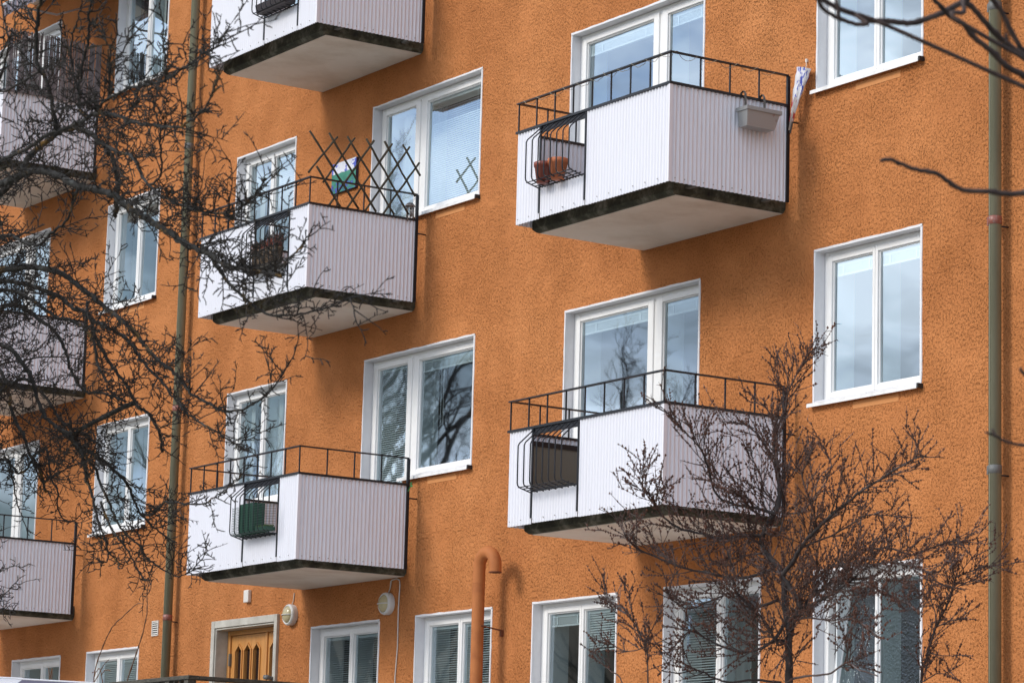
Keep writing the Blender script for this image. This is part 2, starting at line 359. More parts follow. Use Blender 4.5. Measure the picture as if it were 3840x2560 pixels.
def raised_blind(win, x0, x1, zt, y, hgt=.10):
    """blind drawn up: a head rail and a flat stack of slats, two clips"""
    m = MB(); m.box(x0, x1, y-.013, y+.013, zt-.032, zt-.006)
    k = int((hgt-.03)/.006)
    for i in range(k): m.box(x0+.003, x1-.003, y-.012+.002*(i % 2), y+.010, zt-.036-i*.006-.0035, zt-.036-i*.006)
    m.box(x0, x1, y-.014, y+.012, zt-hgt-.022, zt-hgt-.004)
    for cx in (x0+.18*(x1-x0), x1-.16*(x1-x0)): m.box(cx-.009, cx+.009, y-.017, y-.0135, zt-hgt-.015, zt-.02)
    m.build('raised_blind', 'blind_slat', win)
def curtain(win, x0, x1, z0, z1, y, mat='curtain_cloth', amp=.02, wl=.11, skew=0.0):
    m = MB(); n = max(8, int((x1-x0)/wl*8)); b = len(m.v)
    for i in range(n+1):
        t = i/n; x = x0+(x1-x0)*t; yy = y+amp*math.sin(2*math.pi*(x-x0)/wl)+amp*.4*math.sin(2*math.pi*(x-x0)/wl*.37+1)
        m.v += [(x+skew, yy, z0), (x, yy, z1)]
    for i in range(n): a = b+2*i; m.face((a, a+2, a+3, a+1), True)
    m.build('curtain', mat, win)

def window(x0, x1, z0, z1, units, label, sill=True, zlow=None, contents=None, open_sash=None, glassm=None):
    """units: list of (xa, xb, zbottom); opening may step down to a balcony door"""
    win = tag(empty('window', ((x0+x1)/2, 0, z0), house), label)
    zmin = min(u[2] for u in units)
    rects = [(u[0], u[1], u[2], z1) for u in units]
    for (a, b, c, d) in rects: OPEN.append((a, b, c, d))
    # white painted reveal: liner inside the opening and an uneven band on the wall face
    m = MB(); e = .003; zl = units[0][2]; zr_ = units[-1][2]
    m.box(x0+e, x0+.014, -.006, WALL_T-.02, zl+e, z1-e)
    m.box(x1-.014, x1-e, -.006, WALL_T-.02, zr_+e, z1-e)
    m.box(x0+.014, x1-.014, -.006, WALL_T-.02, z1-.014, z1-e)
    for i in range(len(units)):
        a, b, c = units[i][:3]
        if c > 0: m.box(a+(.014 if i == 0 else e), b-(.014 if i == len(units)-1 else e), .0, WALL_T-.02, c+e, c+.012)
    for i in range(len(units)-1):
        a, b = units[i], units[i+1]; lo, hi = min(a[2], b[2]), max(a[2], b[2])
        if hi-lo > .1: m.box(b[0]-.006, b[0]+.006, -.006, WALL_T-.02, lo+.01, hi)
    def strip(p, q, nx, nz):            # uneven edge band on the wall face
        n = max(4, int((Vector(q)-Vector(p)).length/.09)); k = len(m.v)
        for i in range(n+1):
            t = i/n; x = p[0]+(q[0]-p[0])*t; z = p[2]+(q[2]-p[2])*t; w = .020+rnd(-.0035, .0035)
            m.v += [(x, -.007, z), (x+nx*w, -.007, z+nz*w), (x+nx*(w+.004), .004, z+nz*(w+.004))]
        for i in range(n):
            a = k+3*i; m.face((a, a+1, a+4, a+3)); m.face((a+1, a+2, a+5, a+4))
    strip((x0+.014, 0, zl), (x0+.014, 0, z1-.01), -1, 0); strip((x1-.014, 0, zr_), (x1-.014, 0, z1-.01), 1, 0)
    strip((x0-.008, 0, z1-.014), (x1+.008, 0, z1-.014), 0, 1)
    m.build('reveal', 'reveal_paint', win)
    # fixed frame
    y0, y1 = DEP, DEP+.075; fw = .062; fr = MB()
    fr.box(x0+.014, x0+fw+.014, y0, y1, units[0][2]+.012, z1-.014)
    fr.box(x1-fw-.014, x1-.014, y0, y1, units[-1][2]+.012, z1-.014)
    fr.box(x0+fw+.014, x1-fw-.014, y0+.001, y1, z1-.014-.055, z1-.014)
    for i, (a, b, c, *rest) in enumerate(units):
        fr.box((a+fw+.014 if i == 0 else a+.02), (b-fw-.014 if i == len(units)-1 else b-.02), y0+.001, y1, c+.012, c+.012+.05)
    for i in range(len(units)-1):
        xm = units[i][1]; hw = .030 if abs(units[i][2]-units[i+1][2]) > .1 else .012; fr.box(xm-hw, xm+hw, y0+.0015, y1, min(units[i][2], units[i+1][2])+.03, z1-.06)
    bevel(fr.build('frame', 'frame_paint', win), .006)
    # sashes, panes, deep inner casing
    for i, (a, b, c, *rest) in enumerate(units):
        step_ = any(abs(u[2]-units[0][2]) > .1 for u in units)
        sw = .058; wl_ = sw if i == 0 else (.088 if step_ else .034); wr_ = sw if i == len(units)-1 else (.088 if step_ else .034)
        gap_ = .026 if step_ else .002
        xa = a+fw+.008 if i == 0 else a+gap_; xb = b-fw-.008 if i == len(units)-1 else b-gap_
        za, zb_ = c+.012+.024, z1-.014-.040
        ys = y0-.014
        s = MB()
        def ring(xa, xb, za, zb, w, wr, wz, ya, yb):
            s.box(xa, xa+w, ya, yb, za, zb); s.box(xb-wr, xb, ya, yb, za, zb)
            s.box(xa+w, xb-wr, ya+.0006, yb, zb-wz, zb); s.box(xa+w, xb-wr, ya+.0006, yb, za, za+wz)
        wz_ = .05
        ring(xa, xb, za, zb_, wl_, wr_, wz_, ys, ys+.06); ring(xa+wl_-.001, xb-wr_+.001, za+wz_-.001, zb_-wz_+.001, .013, .013, .013, ys+.018, ys+.05)
        gx0, gx1, gz0, gz1 = xa+wl_+.012, xb-wr_-.012, za+wz_+.012, zb_-wz_-.012
        p = MB(); p.quad((gx0-.005, ys+.034, gz0-.005), (gx1+.005, ys+.034, gz0-.005), (gx1+.005, ys+.034, gz1+.005), (gx0-.005, ys+.034, gz1+.005))
        gm = (glassm[i] if glassm else 'glass')
        if open_sash == i:                # bottom-hung sash tilted inwards at the top
            ob = s.build('sash', 'frame_paint', win, origin=((xa+xb)/2, ys+.03, za)); bevel(ob, .005)
            po = p.build('pane', gm, win, origin=((xa+xb)/2, ys+.03, za))
            for q in (ob, po): q.rotation_euler = (R(-9), 0, 0)
        else:
            bevel(s.build('sash', 'frame_paint', win), .005)
            po = p.build('pane', gm, win); po.rotation_euler = (rnd(-.007, .007), 0, rnd(-.007, .007))
        cs = MB(); ya, yb = ys+.062, WALL_T+.02; t = .02
        cs.box(gx0-t, gx0-.004, ya, yb, gz0-t, gz1+t); cs.box(gx1+.004, gx1+t, ya, yb, gz0-t, gz1+t)
        cs.box(gx0-.004, gx1+.004, ya, yb, gz1+.004, gz1+t); cs.box(gx0-.004, gx1+.004, ya, yb, gz0-t, gz0-.004)
        cs.build('inner_casing', 'casing_paint', win)
        if contents and i < len(contents) and contents[i]: contents[i](win, gx0, gx1, gz0, gz1, ys+.064)
    # room behind
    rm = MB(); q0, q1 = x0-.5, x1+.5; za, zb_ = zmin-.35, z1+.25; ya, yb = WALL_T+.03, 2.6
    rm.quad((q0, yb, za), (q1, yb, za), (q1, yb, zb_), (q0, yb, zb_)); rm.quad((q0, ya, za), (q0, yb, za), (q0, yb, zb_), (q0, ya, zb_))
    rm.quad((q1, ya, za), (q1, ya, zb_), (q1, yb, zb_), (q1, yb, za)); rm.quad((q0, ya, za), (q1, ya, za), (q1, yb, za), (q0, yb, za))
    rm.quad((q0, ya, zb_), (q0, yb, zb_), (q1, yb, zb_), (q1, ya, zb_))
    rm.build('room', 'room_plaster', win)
    if sill:
        for (a, b) in sill if isinstance(sill, list) else [(x0, x1)]:
            m = MB(); k = len(m.v); zz = z0
            prof = [(DEP+.02, zz+.020), (-.055, zz-.012), (-.058, zz-.045), (-.05, zz-.045), (-.048, zz-.02), (DEP+.02, zz+.008)]
            for x in (a-.028, b+.0): m.v += [(x, y, z) for y, z in prof]
            n = len(prof)
            for j in range(n): m.face((k+j, k+(j+1) % n, k+n+(j+1) % n, k+n+j))
            m.face(tuple(k+j for j in range(n))); m.face(tuple(k+n+j for j in reversed(range(n))))
            m.build('sill', 'sill_metal', win)
            e = MB(); e.box(b+.0005, b+.022, -.056, .0, zz-.040, zz-.002); e.build('sill_end', 'dark_rubber', win)
            v = MB(); v.box(a+.38*(b-a), a+.80*(b-a), -.004, .004, zz-.115, zz-.052); v.build('air_slot_cover', 'slot_paint', win)
    return win

def two(x0, x1, z0): xm = (x0+x1)/2; return [(x0, xm, z0), (xm, x1, z0)]
RB = lambda w, a, b, c, d, y: raised_blind(w, a, b, d, y)
def SB(tilt, frac=1.0, single=False, top=None, nopen=0):
    return lambda w, a, b, c, d, y: blind(w, a+.002, b-.002, d, c+(d-c)*(1-frac)+.014, y, tilt, single=single, top_tilt=top, nopen=nopen)
def CU(f0, f1, mat='curtain_cloth', skew=0.0):
    return lambda w, a, b, c, d, y: curtain(w, a+(b-a)*f0, a+(b-a)*f1, c-.1, d+.1, y+.10, mat, skew=skew)
def multi(*fs):
    def go(*a):
        for f in fs: f(*a)
    return go

# right-hand two-sash windows, and the same stair bay one period to the left
for fl, lb in ((1, 'two-sash white window reflecting cloudy sky, right of the lower right balcony'), (2, 'two-sash white window at the top right, behind blurred twigs')):
    z = HF*(fl-1); window(11.814, 13.238, WB+z, WT+z, two(11.814, 13.238, WB+z), lb, contents=[RB, RB])
window(11.814, 13.238, WB+2*HF, WT+2*HF, two(11.814, 13.238, WB+2*HF), 'two-sash white window above the frame at the right')
for fl, lb, ct in ((1, 'narrow white window left of the left drainpipe, below the tree boughs', [CU(.55, 1.2), CU(.0, .5, 'grey_curtain')]),
                   (2, 'white window half hidden by branches, left of the left drainpipe', [CU(.1, .6, 'grey_curtain'), None]),
                   (3, 'white window beside the reed screen balcony at the top left', [CU(-.1, .25, 'grey_curtain'), CU(.0, .2)])):
    z = HF*(fl-1); window(11.814-PER+.02, 13.238-PER+.02, WB+z, WT+z, two(11.814-PER+.02, 13.238-PER+.02, WB+z), lb, contents=ct)
# balcony doors with side window
FLR = ZS+.22
for fl, lb in ((1, 'wide white balcony window reflecting a bare tree, behind the lower right balcony'), (2, 'wide white balcony window reflecting blue sky, behind the upper right balcony')):
    z = HF*(fl-1)
    window(7.946, 10.141, WB+z, WT+z, [(7.946, 9.32, WB+z), (9.32, 10.141, FLR+z)], lb, sill=[(7.946, 9.32)], contents=[RB, RB])
for fl, lb, ct in ((1, 'white balcony window with dark panes behind the lowest left balcony', [CU(.0, .3, 'grey_curtain'), CU(.2, .8, 'grey_curtain')]),
                   (2, 'white balcony window hidden by the tree at the left edge', [None, None]),
                   (3, 'white balcony window behind the reed screen', [None, None])):
    z = HF*(fl-1); d = PER-.0
    window(7.946-d, 10.141-d, WB+z, WT+z, [(7.946-d, 9.32-d, WB+z), (9.32-d, 10.141-d, FLR+z)], lb, sill=[(7.946-d, 9.32-d)], contents=ct)
def disc(w, a, b, c, d, y):
    m = MB(); m.lathe([(.001, 0), (.10, .004), (.135, .02), (.135, .03), (.001, .034)], (b-.10, y+.05, c+.10), 28, 'y'); m.build('round_white_disc', 'white_disc', w)  # plain white disc in the lower corner of the pane
    q = MB()
    for x in (a+.23, a+.36, a+.41): q.box(x, x+.004, y-.012, y-.009, c+(.25 if x < a+.3 else .42), d-.1)
    q.build('blind_cord', 'blind_slat', w)
for fl, lb, ct in ((1, 'balcony door with lowered blind and wide window with round white disc, above the hooked vent pipe', [SB(.72, 1.0, True), multi(RB, disc)]),
                   (2, 'balcony door and wide window with closed white blind, beside the trellis', [CU(.15, 1.0), SB(1.05, 1.0, True, .1, 9)]),
                   (3, 'balcony door and window of the top left balcony, above the frame', [None, None])):
    z = HF*(fl-1)
    window(4.126, 6.314, WB+z, WT+z, [(4.126, 4.985, FLR+z), (4.985, 6.314, WB+z)], lb, sill=[(4.985, 6.314)], contents=ct)
for fl, lb, ct in ((1, 'white window with dark panes left of the balcony with the green crate', [CU(-.1, .25), CU(.0, .25)]),
                   (2, 'white window with half closed blind left of the trellis balcony', [CU(-.1, .3), SB(.75)]),
                   (3, 'window behind the top left balcony, above the frame', [None, None])):
    z = HF*(fl-1); window(1.032, 2.424, WB+z, WT+z, two(1.032, 2.424, WB+z), lb, contents=ct)
# ground floor
GS = GT-1.35
gw = [(3.19, 4.619, 'ground floor window with lowered dark blinds right of the entrance door', [SB(.42), SB(.42, .80)], None, None),
      (5.343, 6.781, 'ground floor window crossed by the hooked vent pipe', [SB(.42), SB(.48)], None, None),
      (7.507, 8.924, 'ground floor window with half drawn white blind and dark curtain', [multi(RB, CU(.6, 1.15, 'grey_curtain', -.06)), SB(.8, .34)], None, None),
      (9.67, 11.101, 'ground floor window behind the thorny bush', [SB(.5), CU(-.1, .4, 'grey_curtain')], None, None),
      (11.849, 13.257, 'ground floor window with tilted sash and rippled glass', [None, None], 0, ['rippled_glass', 'rippled_glass']),
      (11.849-PER, 13.257-PER, 'ground floor window with blinds left of the left drainpipe', [SB(.62), SB(.62)], None, None),
      (9.67-PER, 11.101-PER, 'ground floor window top at the lower left corner', [None, None], None, None)]
for a, b, lb, ct, os_, gm in gw:
    window(a, b, GS, GT, two(a, b, GS), lb, contents=ct, open_sash=os_, glassm=gm)

# entrance door: stone surround, oak leaf with three pointed lights, sidelight
dx0, dx1, dz0, dz1 = 1.015, 2.40, .35, 2.405
OPEN.append((dx0, dx1, dz0, dz1))
door = tag(empty('entrance_door', (1.7, 0, dz0), house), 'honey coloured oak door with three pointed dark lights in a pale stone surround')
m = MB(); m.box(dx0-.082, dx0-.002, -.035, .03, dz0, dz1+.085); m.box(dx1+.002, dx1+.07, -.035, .03, dz0, dz1+.085); m.box(dx0-.002, dx1+.002, -.034, .03, dz1+.002, dz1+.085)
m.box(dx0+.003, dx0+.02, -.02, .3, dz0, dz1-.003); m.box(dx1-.02, dx1-.003, -.02, .3, dz0, dz1-.003); m.box(dx0+.02, dx1-.02, -.02, .3, dz1-.02, dz1-.003)
bevel(m.build('stone_surround', 'door_surround_stone', door), .006)
yD = .15
m = MB(); m.box(dx0+.02, dx0+.085, yD-.02, yD+.08, dz0, dz1-.02); m.box(dx1-.085, dx1-.02, yD-.02, yD+.08, dz0, dz1-.02); m.box(dx0+.085, dx1-.085, yD-.019, yD+.08, dz1-.075, dz1-.02)
lx0, lx1 = dx0+.09, dx0+.90
m.box(lx1+.004, lx1+.05, yD-.019, yD+.08, dz0, dz1-.075)
bevel(m.build('door_frame', 'oak_door', door), .006)
def leaf(name, a, b, lights, par):
    lt = dz1-.08; bm = bmesh.new()
    # boards between and around the lights
    mm = MB(); zt_l, zb_l = lt-.115, dz0+.55
    xs = [a]+[v for l in lights for v in l]+[b]
    for i in range(0, len(xs), 2): mm.box(xs[i], xs[i+1], yD, yD+.045, dz0+.01, lt)
    for (p, q) in lights:
        c = (p+q)/2; mm.box(p, q, yD+.0008, yD+.045, dz0+.01, zb_l)
        k = len(mm.v)            # pointed head
        mm.v += [(p, yD+.0008, lt), (q, yD+.0008, lt), (q, yD+.0008, zt_l-.06), (c, yD+.0008, zt_l), (p, yD+.0008, zt_l-.06),
                 (p, yD+.045, lt), (q, yD+.045, lt), (q, yD+.045, zt_l-.06), (c, yD+.045, zt_l), (p, yD+.045, zt_l-.06)]
        mm.face((k, k+4, k+3, k+2, k+1)); mm.face((k+3, k+4, k+9, k+8)); mm.face((k+2, k+3, k+8, k+7))
    bm.free(); ob = bevel(mm.build(name, 'oak_door', par), .004)
    for (p, q) in lights:
        c = (p+q)/2; g2 = MB(); g2.quad((p, yD+.03, zb_l), (q, yD+.03, zb_l), (q, yD+.03, zt_l-.05), (c, yD+.03, zt_l+.01), (p, yD+.03, zt_l-.05)); g2.build('door_light', 'door_glass', par)
        tr = MB(); r = .012
        pts = [(p-r, yD-.004, zb_l-r), (p-r, yD-.004, zt_l-.056), (c, yD-.004, zt_l+r+.004), (q+r, yD-.004, zt_l-.056), (q+r, yD-.004, zb_l-r), (p-r, yD-.004, zb_l-r)]
        for i in range(5): tr.bar(pts[i], pts[i+1], .018, .02)
        tr.build('light_moulding', 'oak_door', par)
wl = .135
leaf('door_leaf', lx0, lx1, [(lx0+.115+i*.212, lx0+.115+i*.212+wl) for i in range(3)], door)
leaf('side_panel', lx1+.052, dx1-.088, [(lx1+.115, lx1+.115+wl)], door)
for z in (dz1-.42, dz1-.86): m = MB(); m.box(lx0-.012, lx0+.012, yD-.03, yD-.001, z, z+.14); m.build('hinge', 'galvanised', door)
m = MB(); m.tube([(dx1+.03, -.035, 1.78), (dx1-.06, -.10, 1.80)], .02, 8); m.lathe([(.001, 0), (.045, .01), (.03, .05), (.001, .06)], (dx1+.0, -.09, 1.76), 14); m.build('closer_knob', 'galvanised', door)
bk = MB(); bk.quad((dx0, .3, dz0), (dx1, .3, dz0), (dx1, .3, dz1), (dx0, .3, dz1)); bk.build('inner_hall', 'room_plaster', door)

# wall sheet with every opening cut through it
def wall_mesh(X0, X1, Z0, Z1):
    xs = sorted({X0, X1, *[o[0] for o in OPEN], *[o[1] for o in OPEN]}); zs = sorted({Z0, Z1, *[o[2] for o in OPEN], *[o[3] for o in OPEN]})
    inside = lambda x, z: any(o[0] < x < o[1] and o[2] < z < o[3] for o in OPEN)
    solid = [[not inside((xs[i]+xs[i+1])/2, (zs[j]+zs[j+1])/2) for j in range(len(zs)-1)] for i in range(len(xs)-1)]
    m = MB(); idx = {}
    def v(i, j, b):
        if (i, j, b) not in idx: idx[(i, j, b)] = len(m.v); m.v.append((xs[i], WALL_T if b else 0.0, zs[j]))
        return idx[(i, j, b)]
    ni, nj = len(xs)-1, len(zs)-1
    sol = lambda i, j: 0 <= i < ni and 0 <= j < nj and solid[i][j]
    for i in range(ni):
        for j in range(nj):
            if not solid[i][j]: continue
            m.face((v(i, j, 0), v(i+1, j, 0), v(i+1, j+1, 0), v(i, j+1, 0))); m.face((v(i, j, 1), v(i, j+1, 1), v(i+1, j+1, 1), v(i+1, j, 1)))
            if not sol(i-1, j): m.face((v(i, j, 0), v(i, j+1, 0), v(i, j+1, 1), v(i, j, 1)))
            if not sol(i+1, j): m.face((v(i+1, j, 0), v(i+1, j, 1), v(i+1, j+1, 1), v(i+1, j+1, 0)))
            if not sol(i, j-1): m.face((v(i, j, 0), v(i, j, 1), v(i+1, j, 1), v(i+1, j, 0)))
            if not sol(i, j+1): m.face((v(i, j+1, 0), v(i+1, j+1, 0), v(i+1, j+1, 1), v(i, j+1, 1)))
    return m
wall_mesh(-30, 24, GZ, 14.4).build('wall', 'stucco', house, origin=(0, 0, 0))
m = MB(); m.box(-30, 24, WALL_T+2.7, 11, GZ, 14.4); m.build('rear_block', 'room_plaster', house)
m = MB(); m.box(-30.4, 24.4, -.5, 11.4, 14.4, 14.7); k = len(m.v)
m.v += [(-30.4, -.5, 14.7), (24.4, -.5, 14.7), (24.4, 11.4, 14.7), (-30.4, 11.4, 14.7), (-30.4, 5.4, 17.5), (24.4, 5.4, 17.5)]
for q in ((0, 1, 5, 4), (2, 3, 4, 5), (1, 2, 5), (3, 0, 4)): m.face(tuple(k+i for i in q))
m.build('roof', 'far_roof', house)

# ------------------------------------------------------------------ balconies
def corrugated(x0, y0, x1, y1, z0, z1, amp=.0086, pitch=.0455, nrm=None):
    Lh = math.hypot(x1-x0, y1-y0); n = max(6, round(Lh/pitch)*8); dx, dy = (x1-x0)/Lh, (y1-y0)/Lh; nx, ny = dy, -dx
    m = MB()
    for i in range(n+1):
        s = Lh*i/n; a = amp*math.sin(2*math.pi*i/8); x = x0+dx*s+nx*a; y = y0+dy*s+ny*a
        m.v += [(x, y, z0), (x, y, z1)]
    for i in range(n): m.face((2*i, 2*i+2, 2*i+3, 2*i+1), True)
    k = len(m.v); m.v += [(x-nx*.0016, y-ny*.0016, z) for x, y, z in m.v]          # back of the sheet
    for i in range(n): m.face((k+2*i+1, k+2*i+3, k+2*i+2, k+2*i), True)
    return m
def sheet(m, par, label=None):
    return m.build('corrugated_panel', 'corrugated_sheet', par)
unit_bar = {}
def bar_mesh(name, w, d, h):
    k = (name, round(w, 4), round(d, 4), round(h, 4))
    if k not in unit_bar:
        m = MB(); m.box(-w/2, w/2, -d/2, d/2, 0, h); me = bpy.data.meshes.new(name); me.from_pydata(m.v, [], m.f); me.materials.append(M['black_metal']); unit_bar[k] = me
    return unit_bar[k]
cage_mesh = []
def cage_bar():
    if not cage_mesh:
        m = MB(); o = .165
        pts = [(0, 0, -.02), (0, -.03, -.05), (0, -o+.012, -.165), (0, -o, -.19), (0, -o, -.52), (0, -o+.006, -.548), (0, -o+.03, -.565), (0, -.01, -.60)]
        m.tube(pts, .0062, 6); me = bpy.data.meshes.new('cage_bar'); me.from_pydata(m.v, [], m.f); me.materials.append(M['black_metal']); cage_mesh.append(me)
    return cage_mesh[0]
def balcony(xl, xr, fl, gap, label, nf=8):
    z = HF*(fl-1); zr, zt, zb, zs = ZR+z, ZT+z, ZB+z, ZS+z; yf = -BD
    B = tag(empty('balcony', ((xl+xr)/2, 0, zs), house), label)
    # concrete slab with chamfered, mossy edge and a painted underside
    m = MB(); a, b, y0 = xl+.016, xr-.165, yf+.17; top, lo = zs+.17, zs+.0; ch = .03; k = 0
    prof = [(a, b, y0, lo+ch), (a+ch, b-ch, y0+ch, lo)]
    m.v += [(a, y0, top), (b, y0, top), (b, .02, top), (a, .02, top), (a, y0, lo+ch), (b, y0, lo+ch), (b, .02, lo+ch), (a, .02, lo+ch),
            (a+ch, y0+ch, lo), (b-ch, y0+ch, lo), (b-ch, .02, lo), (a+ch, .02, lo)]
    for q in ((0, 1, 2, 3), (0, 4, 5, 1), (1, 5, 6, 2), (3, 7, 4, 0), (4, 8, 9, 5), (5, 9, 10, 6), (7, 11, 8, 4), (8, 11, 10, 9)): m.face(q)
    m.build('slab', 'concrete_edge', B)
    m = MB(); m.box(a+.05, b-.045, y0+.06, -.003, lo-.006, lo-.001); m.build('soffit', 'soffit_paint', B)
    # sheets
    g0, g1 = gap
    sheet(corrugated(xl, yf, g0-.004, yf, zb, zt-.012), B); sheet(corrugated(g1+.012, yf, xr, yf, zb, zt-.012), B)
    sheet(corrugated(g0+.012, yf+.002, g1-.006, yf+.002, zb+.006, ZB+z+.284), B)
    sheet(corrugated(xr, yf, xr, -.135, zb, zt-.012), B); sheet(corrugated(xl, -.135, xl, yf, zb, zt-.012), B)
    m = MB(); m.box(xr-.016, xr+.011, yf-.011, yf-.0085, zb-.001, zt-.013); m.box(xr+.0085, xr+.011, yf-.0085, yf+.022, zb-.001, zt-.013); m.build('corner_trim', 'corrugated_sheet', B)
    rv = MB()
    for i in range(int((xr-xl)/.18)):
        x = xl+.04+i*.182
        rv.tube([(x, yf-.013, zb+.045), (x, yf-.006, zb+.045)], .005, 6)
    for i in range(12): y = yf+.06+i*.103; rv.tube([(xr+.013, y, zb+.035), (xr+.006, y, zb+.035)], .0055, 6)
    for zz in (zt-.03, ): 
        for i in range(12): y = yf+.08+i*.103; rv.tube([(xr+.013, y, zz), (xr+.006, y, zz)], .004, 6)
    tag(rv.build('rivets', 'rivet_head', B), kind='stuff')
    # rails
    def rail(name, p, q, w, h): m = MB(); m.bar(p, q, w, h); m.build(name, 'black_metal', B)
    rail('handrail', (xl-.02, yf, zr), (xr+.02, yf, zr), .036, .012)
    rail('handrail', (xr, yf+.018, zr), (xr, -.12, zr), .036, .012)
    rail('handrail', (xl, yf+.018, zr), (xl, -.12, zr), .036, .012)
    rail('lower_rail', (xl-.025, yf, zt), (xr+.018, yf, zt), .034, .022)
    rail('lower_rail', (xr, yf+.017, zt), (xr, -.12, zt), .034, .022)
    rail('lower_rail', (xl, yf+.017, zt), (xl, -.12, zt), .034, .022)
    bm_ = bar_mesh('baluster', .012, .012, zr-zt-.016)
    for i in range(nf+1): place(bm_, 'baluster', (xl+.004+(xr-xl-.008)*i/nf, yf, zt+.011), B)
    for i in range(1, 4):
        y = yf+(BD-.12)*i/4
        place(bm_, 'baluster', (xr, y, zt+.011), B); place(bm_, 'baluster', (xl, y, zt+.011), B)
    for x in (xl, xr): place(bar_mesh('wall_post', .024, .030, zr-zs-.055), 'wall_post', (x, -.115, zs+.05), B)
    for x in (xl, xr):
        for zz in (zt-.14,): m = MB(); m.tube([(x, -.12, zz), (x, .02, zz)], .008, 8); m.build('wall_bracket', 'black_metal', B)
    for x in (g0, g1): place(bar_mesh('gap_post', .022, .012, zt-zb-.06), 'gap_post', (x, yf-.004, zb+.05), B)
    m = MB(); m.box(g0+.012, g1-.012, yf-.002, yf+.020, ZB+z+.286, ZB+z+.30); m.build('basket_rail', 'black_metal', B)
    m = MB(); m.box(g0+.012, g1-.012, yf+.0, yf+.006, zt-.07, zt-.012); m.build('top_plate', 'black_metal', B)
    for i in range(8): place(cage_bar(), 'cage_bar', (g0+.018+(g1-g0-.036)*i/7, yf-.008, zt), B)
    for dy in (.05, .10, .15): m = MB(); m.tube([(g0, yf-dy, zt-.587+.12*dy*1.4), (g1, yf-dy, zt-.587+.12*dy*1.4)], .005, 6); m.build('cage_crossbar', 'black_metal', B)
    for y in (yf+.30, -.28): br = MB(); br.box(xr-.16, xr-.012, y, y+.045, zs+.055, zs+.075); br.build('slab_bracket', 'galvanised', B)
    return B
BAL = {}
RX = (9.174, 11.554); LX = (2.921, 5.287); FX = (9.174-PER+.04, 11.554-PER+.04)
RG = (9.555, 10.285); LG = (4.155, 4.885); FG = (FX[0]+.38, FX[0]+1.11)
BAL['R1'] = balcony(*RX, 1, RG, 'lower right balcony with empty black cage, behind the thorny bush')
BAL['R2'] = balcony(*RX, 2, RG, 'upper right balcony with terracotta pots in its cage')
BAL['L1'] = balcony(*LX, 1, LG, 'balcony with a green wire crate in its cage, above the entrance door')
BAL['L2'] = balcony(*LX, 2, LG, 'balcony with a trellis and a wicker basket')
BAL['L3'] = balcony(*LX, 3, LG, 'top balcony cut off by the upper edge of the photo')
BAL['F1'] = balcony(*FX, 1, FG, 'lowest balcony at the left edge')
BAL['F2'] = balcony(*FX, 2, FG, 'balcony almost hidden by the tree at the left edge')
BAL['F3'] = balcony(*FX, 3, FG, 'balcony with a reed screen at the top left')
BAL['F4'] = balcony(*FX, 4, FG, 'balcony above the awning at the top left')

# ------------------------------------------------------------------ drainpipes, vent pipe, lamps and small wall fittings
def drainpipe(x, y, label, bands):
    P = thing('drainpipe', (x, y, GZ), label, 'drainpipe', 'drainpipes on the facade')
    m = MB(); m.tube([(x, y, GZ+.1), (x, y, 13.9), (x, y-.12, 14.15), (x, y-.38, 14.3)], .052, 24); m.build('pipe', 'drainpipe_paint', P)
    m = MB(); m.box(x-.004, x+.004, y-.0555, y-.050, GZ+.1, 13.8); m.build('seam', 'drainpipe_paint', P)
    for z, mat in bands:
        m = MB(); m.lathe([(.0525, 0), (.0565, .002), (.0565, .068), (.0525, .07)], (x, y, z), 24)
        m.box(x-.075, x-.05, y-.02, y+.012, z, z+.07); m.build('clamp', mat, P)
        m = MB(); m.tube([(x+.02, y+.045, z-.01), (x+.04, .01, z-.012)], .007, 6); m.build('clamp_pin', 'black_metal', P)
    return P
drainpipe(-.008, -.115, 'grey green drainpipe between the apple tree and the left balconies', [(2.55, 'red_tape'), (5.02, 'red_tape'), (8.2, 'galvanised'), (11.0, 'galvanised'), (.3, 'galvanised')])
drainpipe(14.262, -.11, 'grey green drainpipe near the right edge', [(2.90, 'galvanised'), (4.93, 'red_tape'), (6.72, 'galvanised'), (.6, 'galvanised')])

vp = thing('vent_pipe', (6.97, -.26, GZ), 'orange painted vent pipe with a hooked top in front of a ground floor window', 'vent pipe')
r, cx, yv = .062, 6.925, -.26; hk = .145
pts = [(cx, yv, GZ+.05), (cx, yv, 1.0), (cx, yv, 2.64)]
for i in range(1, 13): a = math.pi*i/12; pts.append((cx+hk-hk*math.cos(a), yv, 2.66+hk*math.sin(a)))
pts.append((cx+2*hk, yv, 2.60)); 
m = MB(); m.tube(pts, r, 24, cap=False); m.build('pipe', 'vent_paint', vp)
m = MB(); m.lathe([(r+.002, 0), (r+.002, .012), (r-.006, .012), (r-.006, 0), (r+.002, 0)], (cx+2*hk, yv, 2.592), 24); m.build('rusty_rim', 'rust', vp)
m = MB(); m.lathe([(.001, .02), (r-.007, .02)], (cx+2*hk, yv, 2.60), 24); m.build('dark_mouth', 'hole_dark', vp)
m = MB(); m.tube([(cx+.06, yv, 2.09), (cx+.06, -.03, 2.06), (cx+.06, .01, 2.05)], .008, 6); m.box(cx+.045, cx+.075, -.03, .0, 2.0, 2.06); m.build('wall_bracket', 'rust', vp)
m = MB(); m.lathe([(r+.001, 0), (r+.004, .004), (r+.001, .008)], (cx, yv, 2.50), 24); m.build('joint_bead', 'vent_paint', vp)

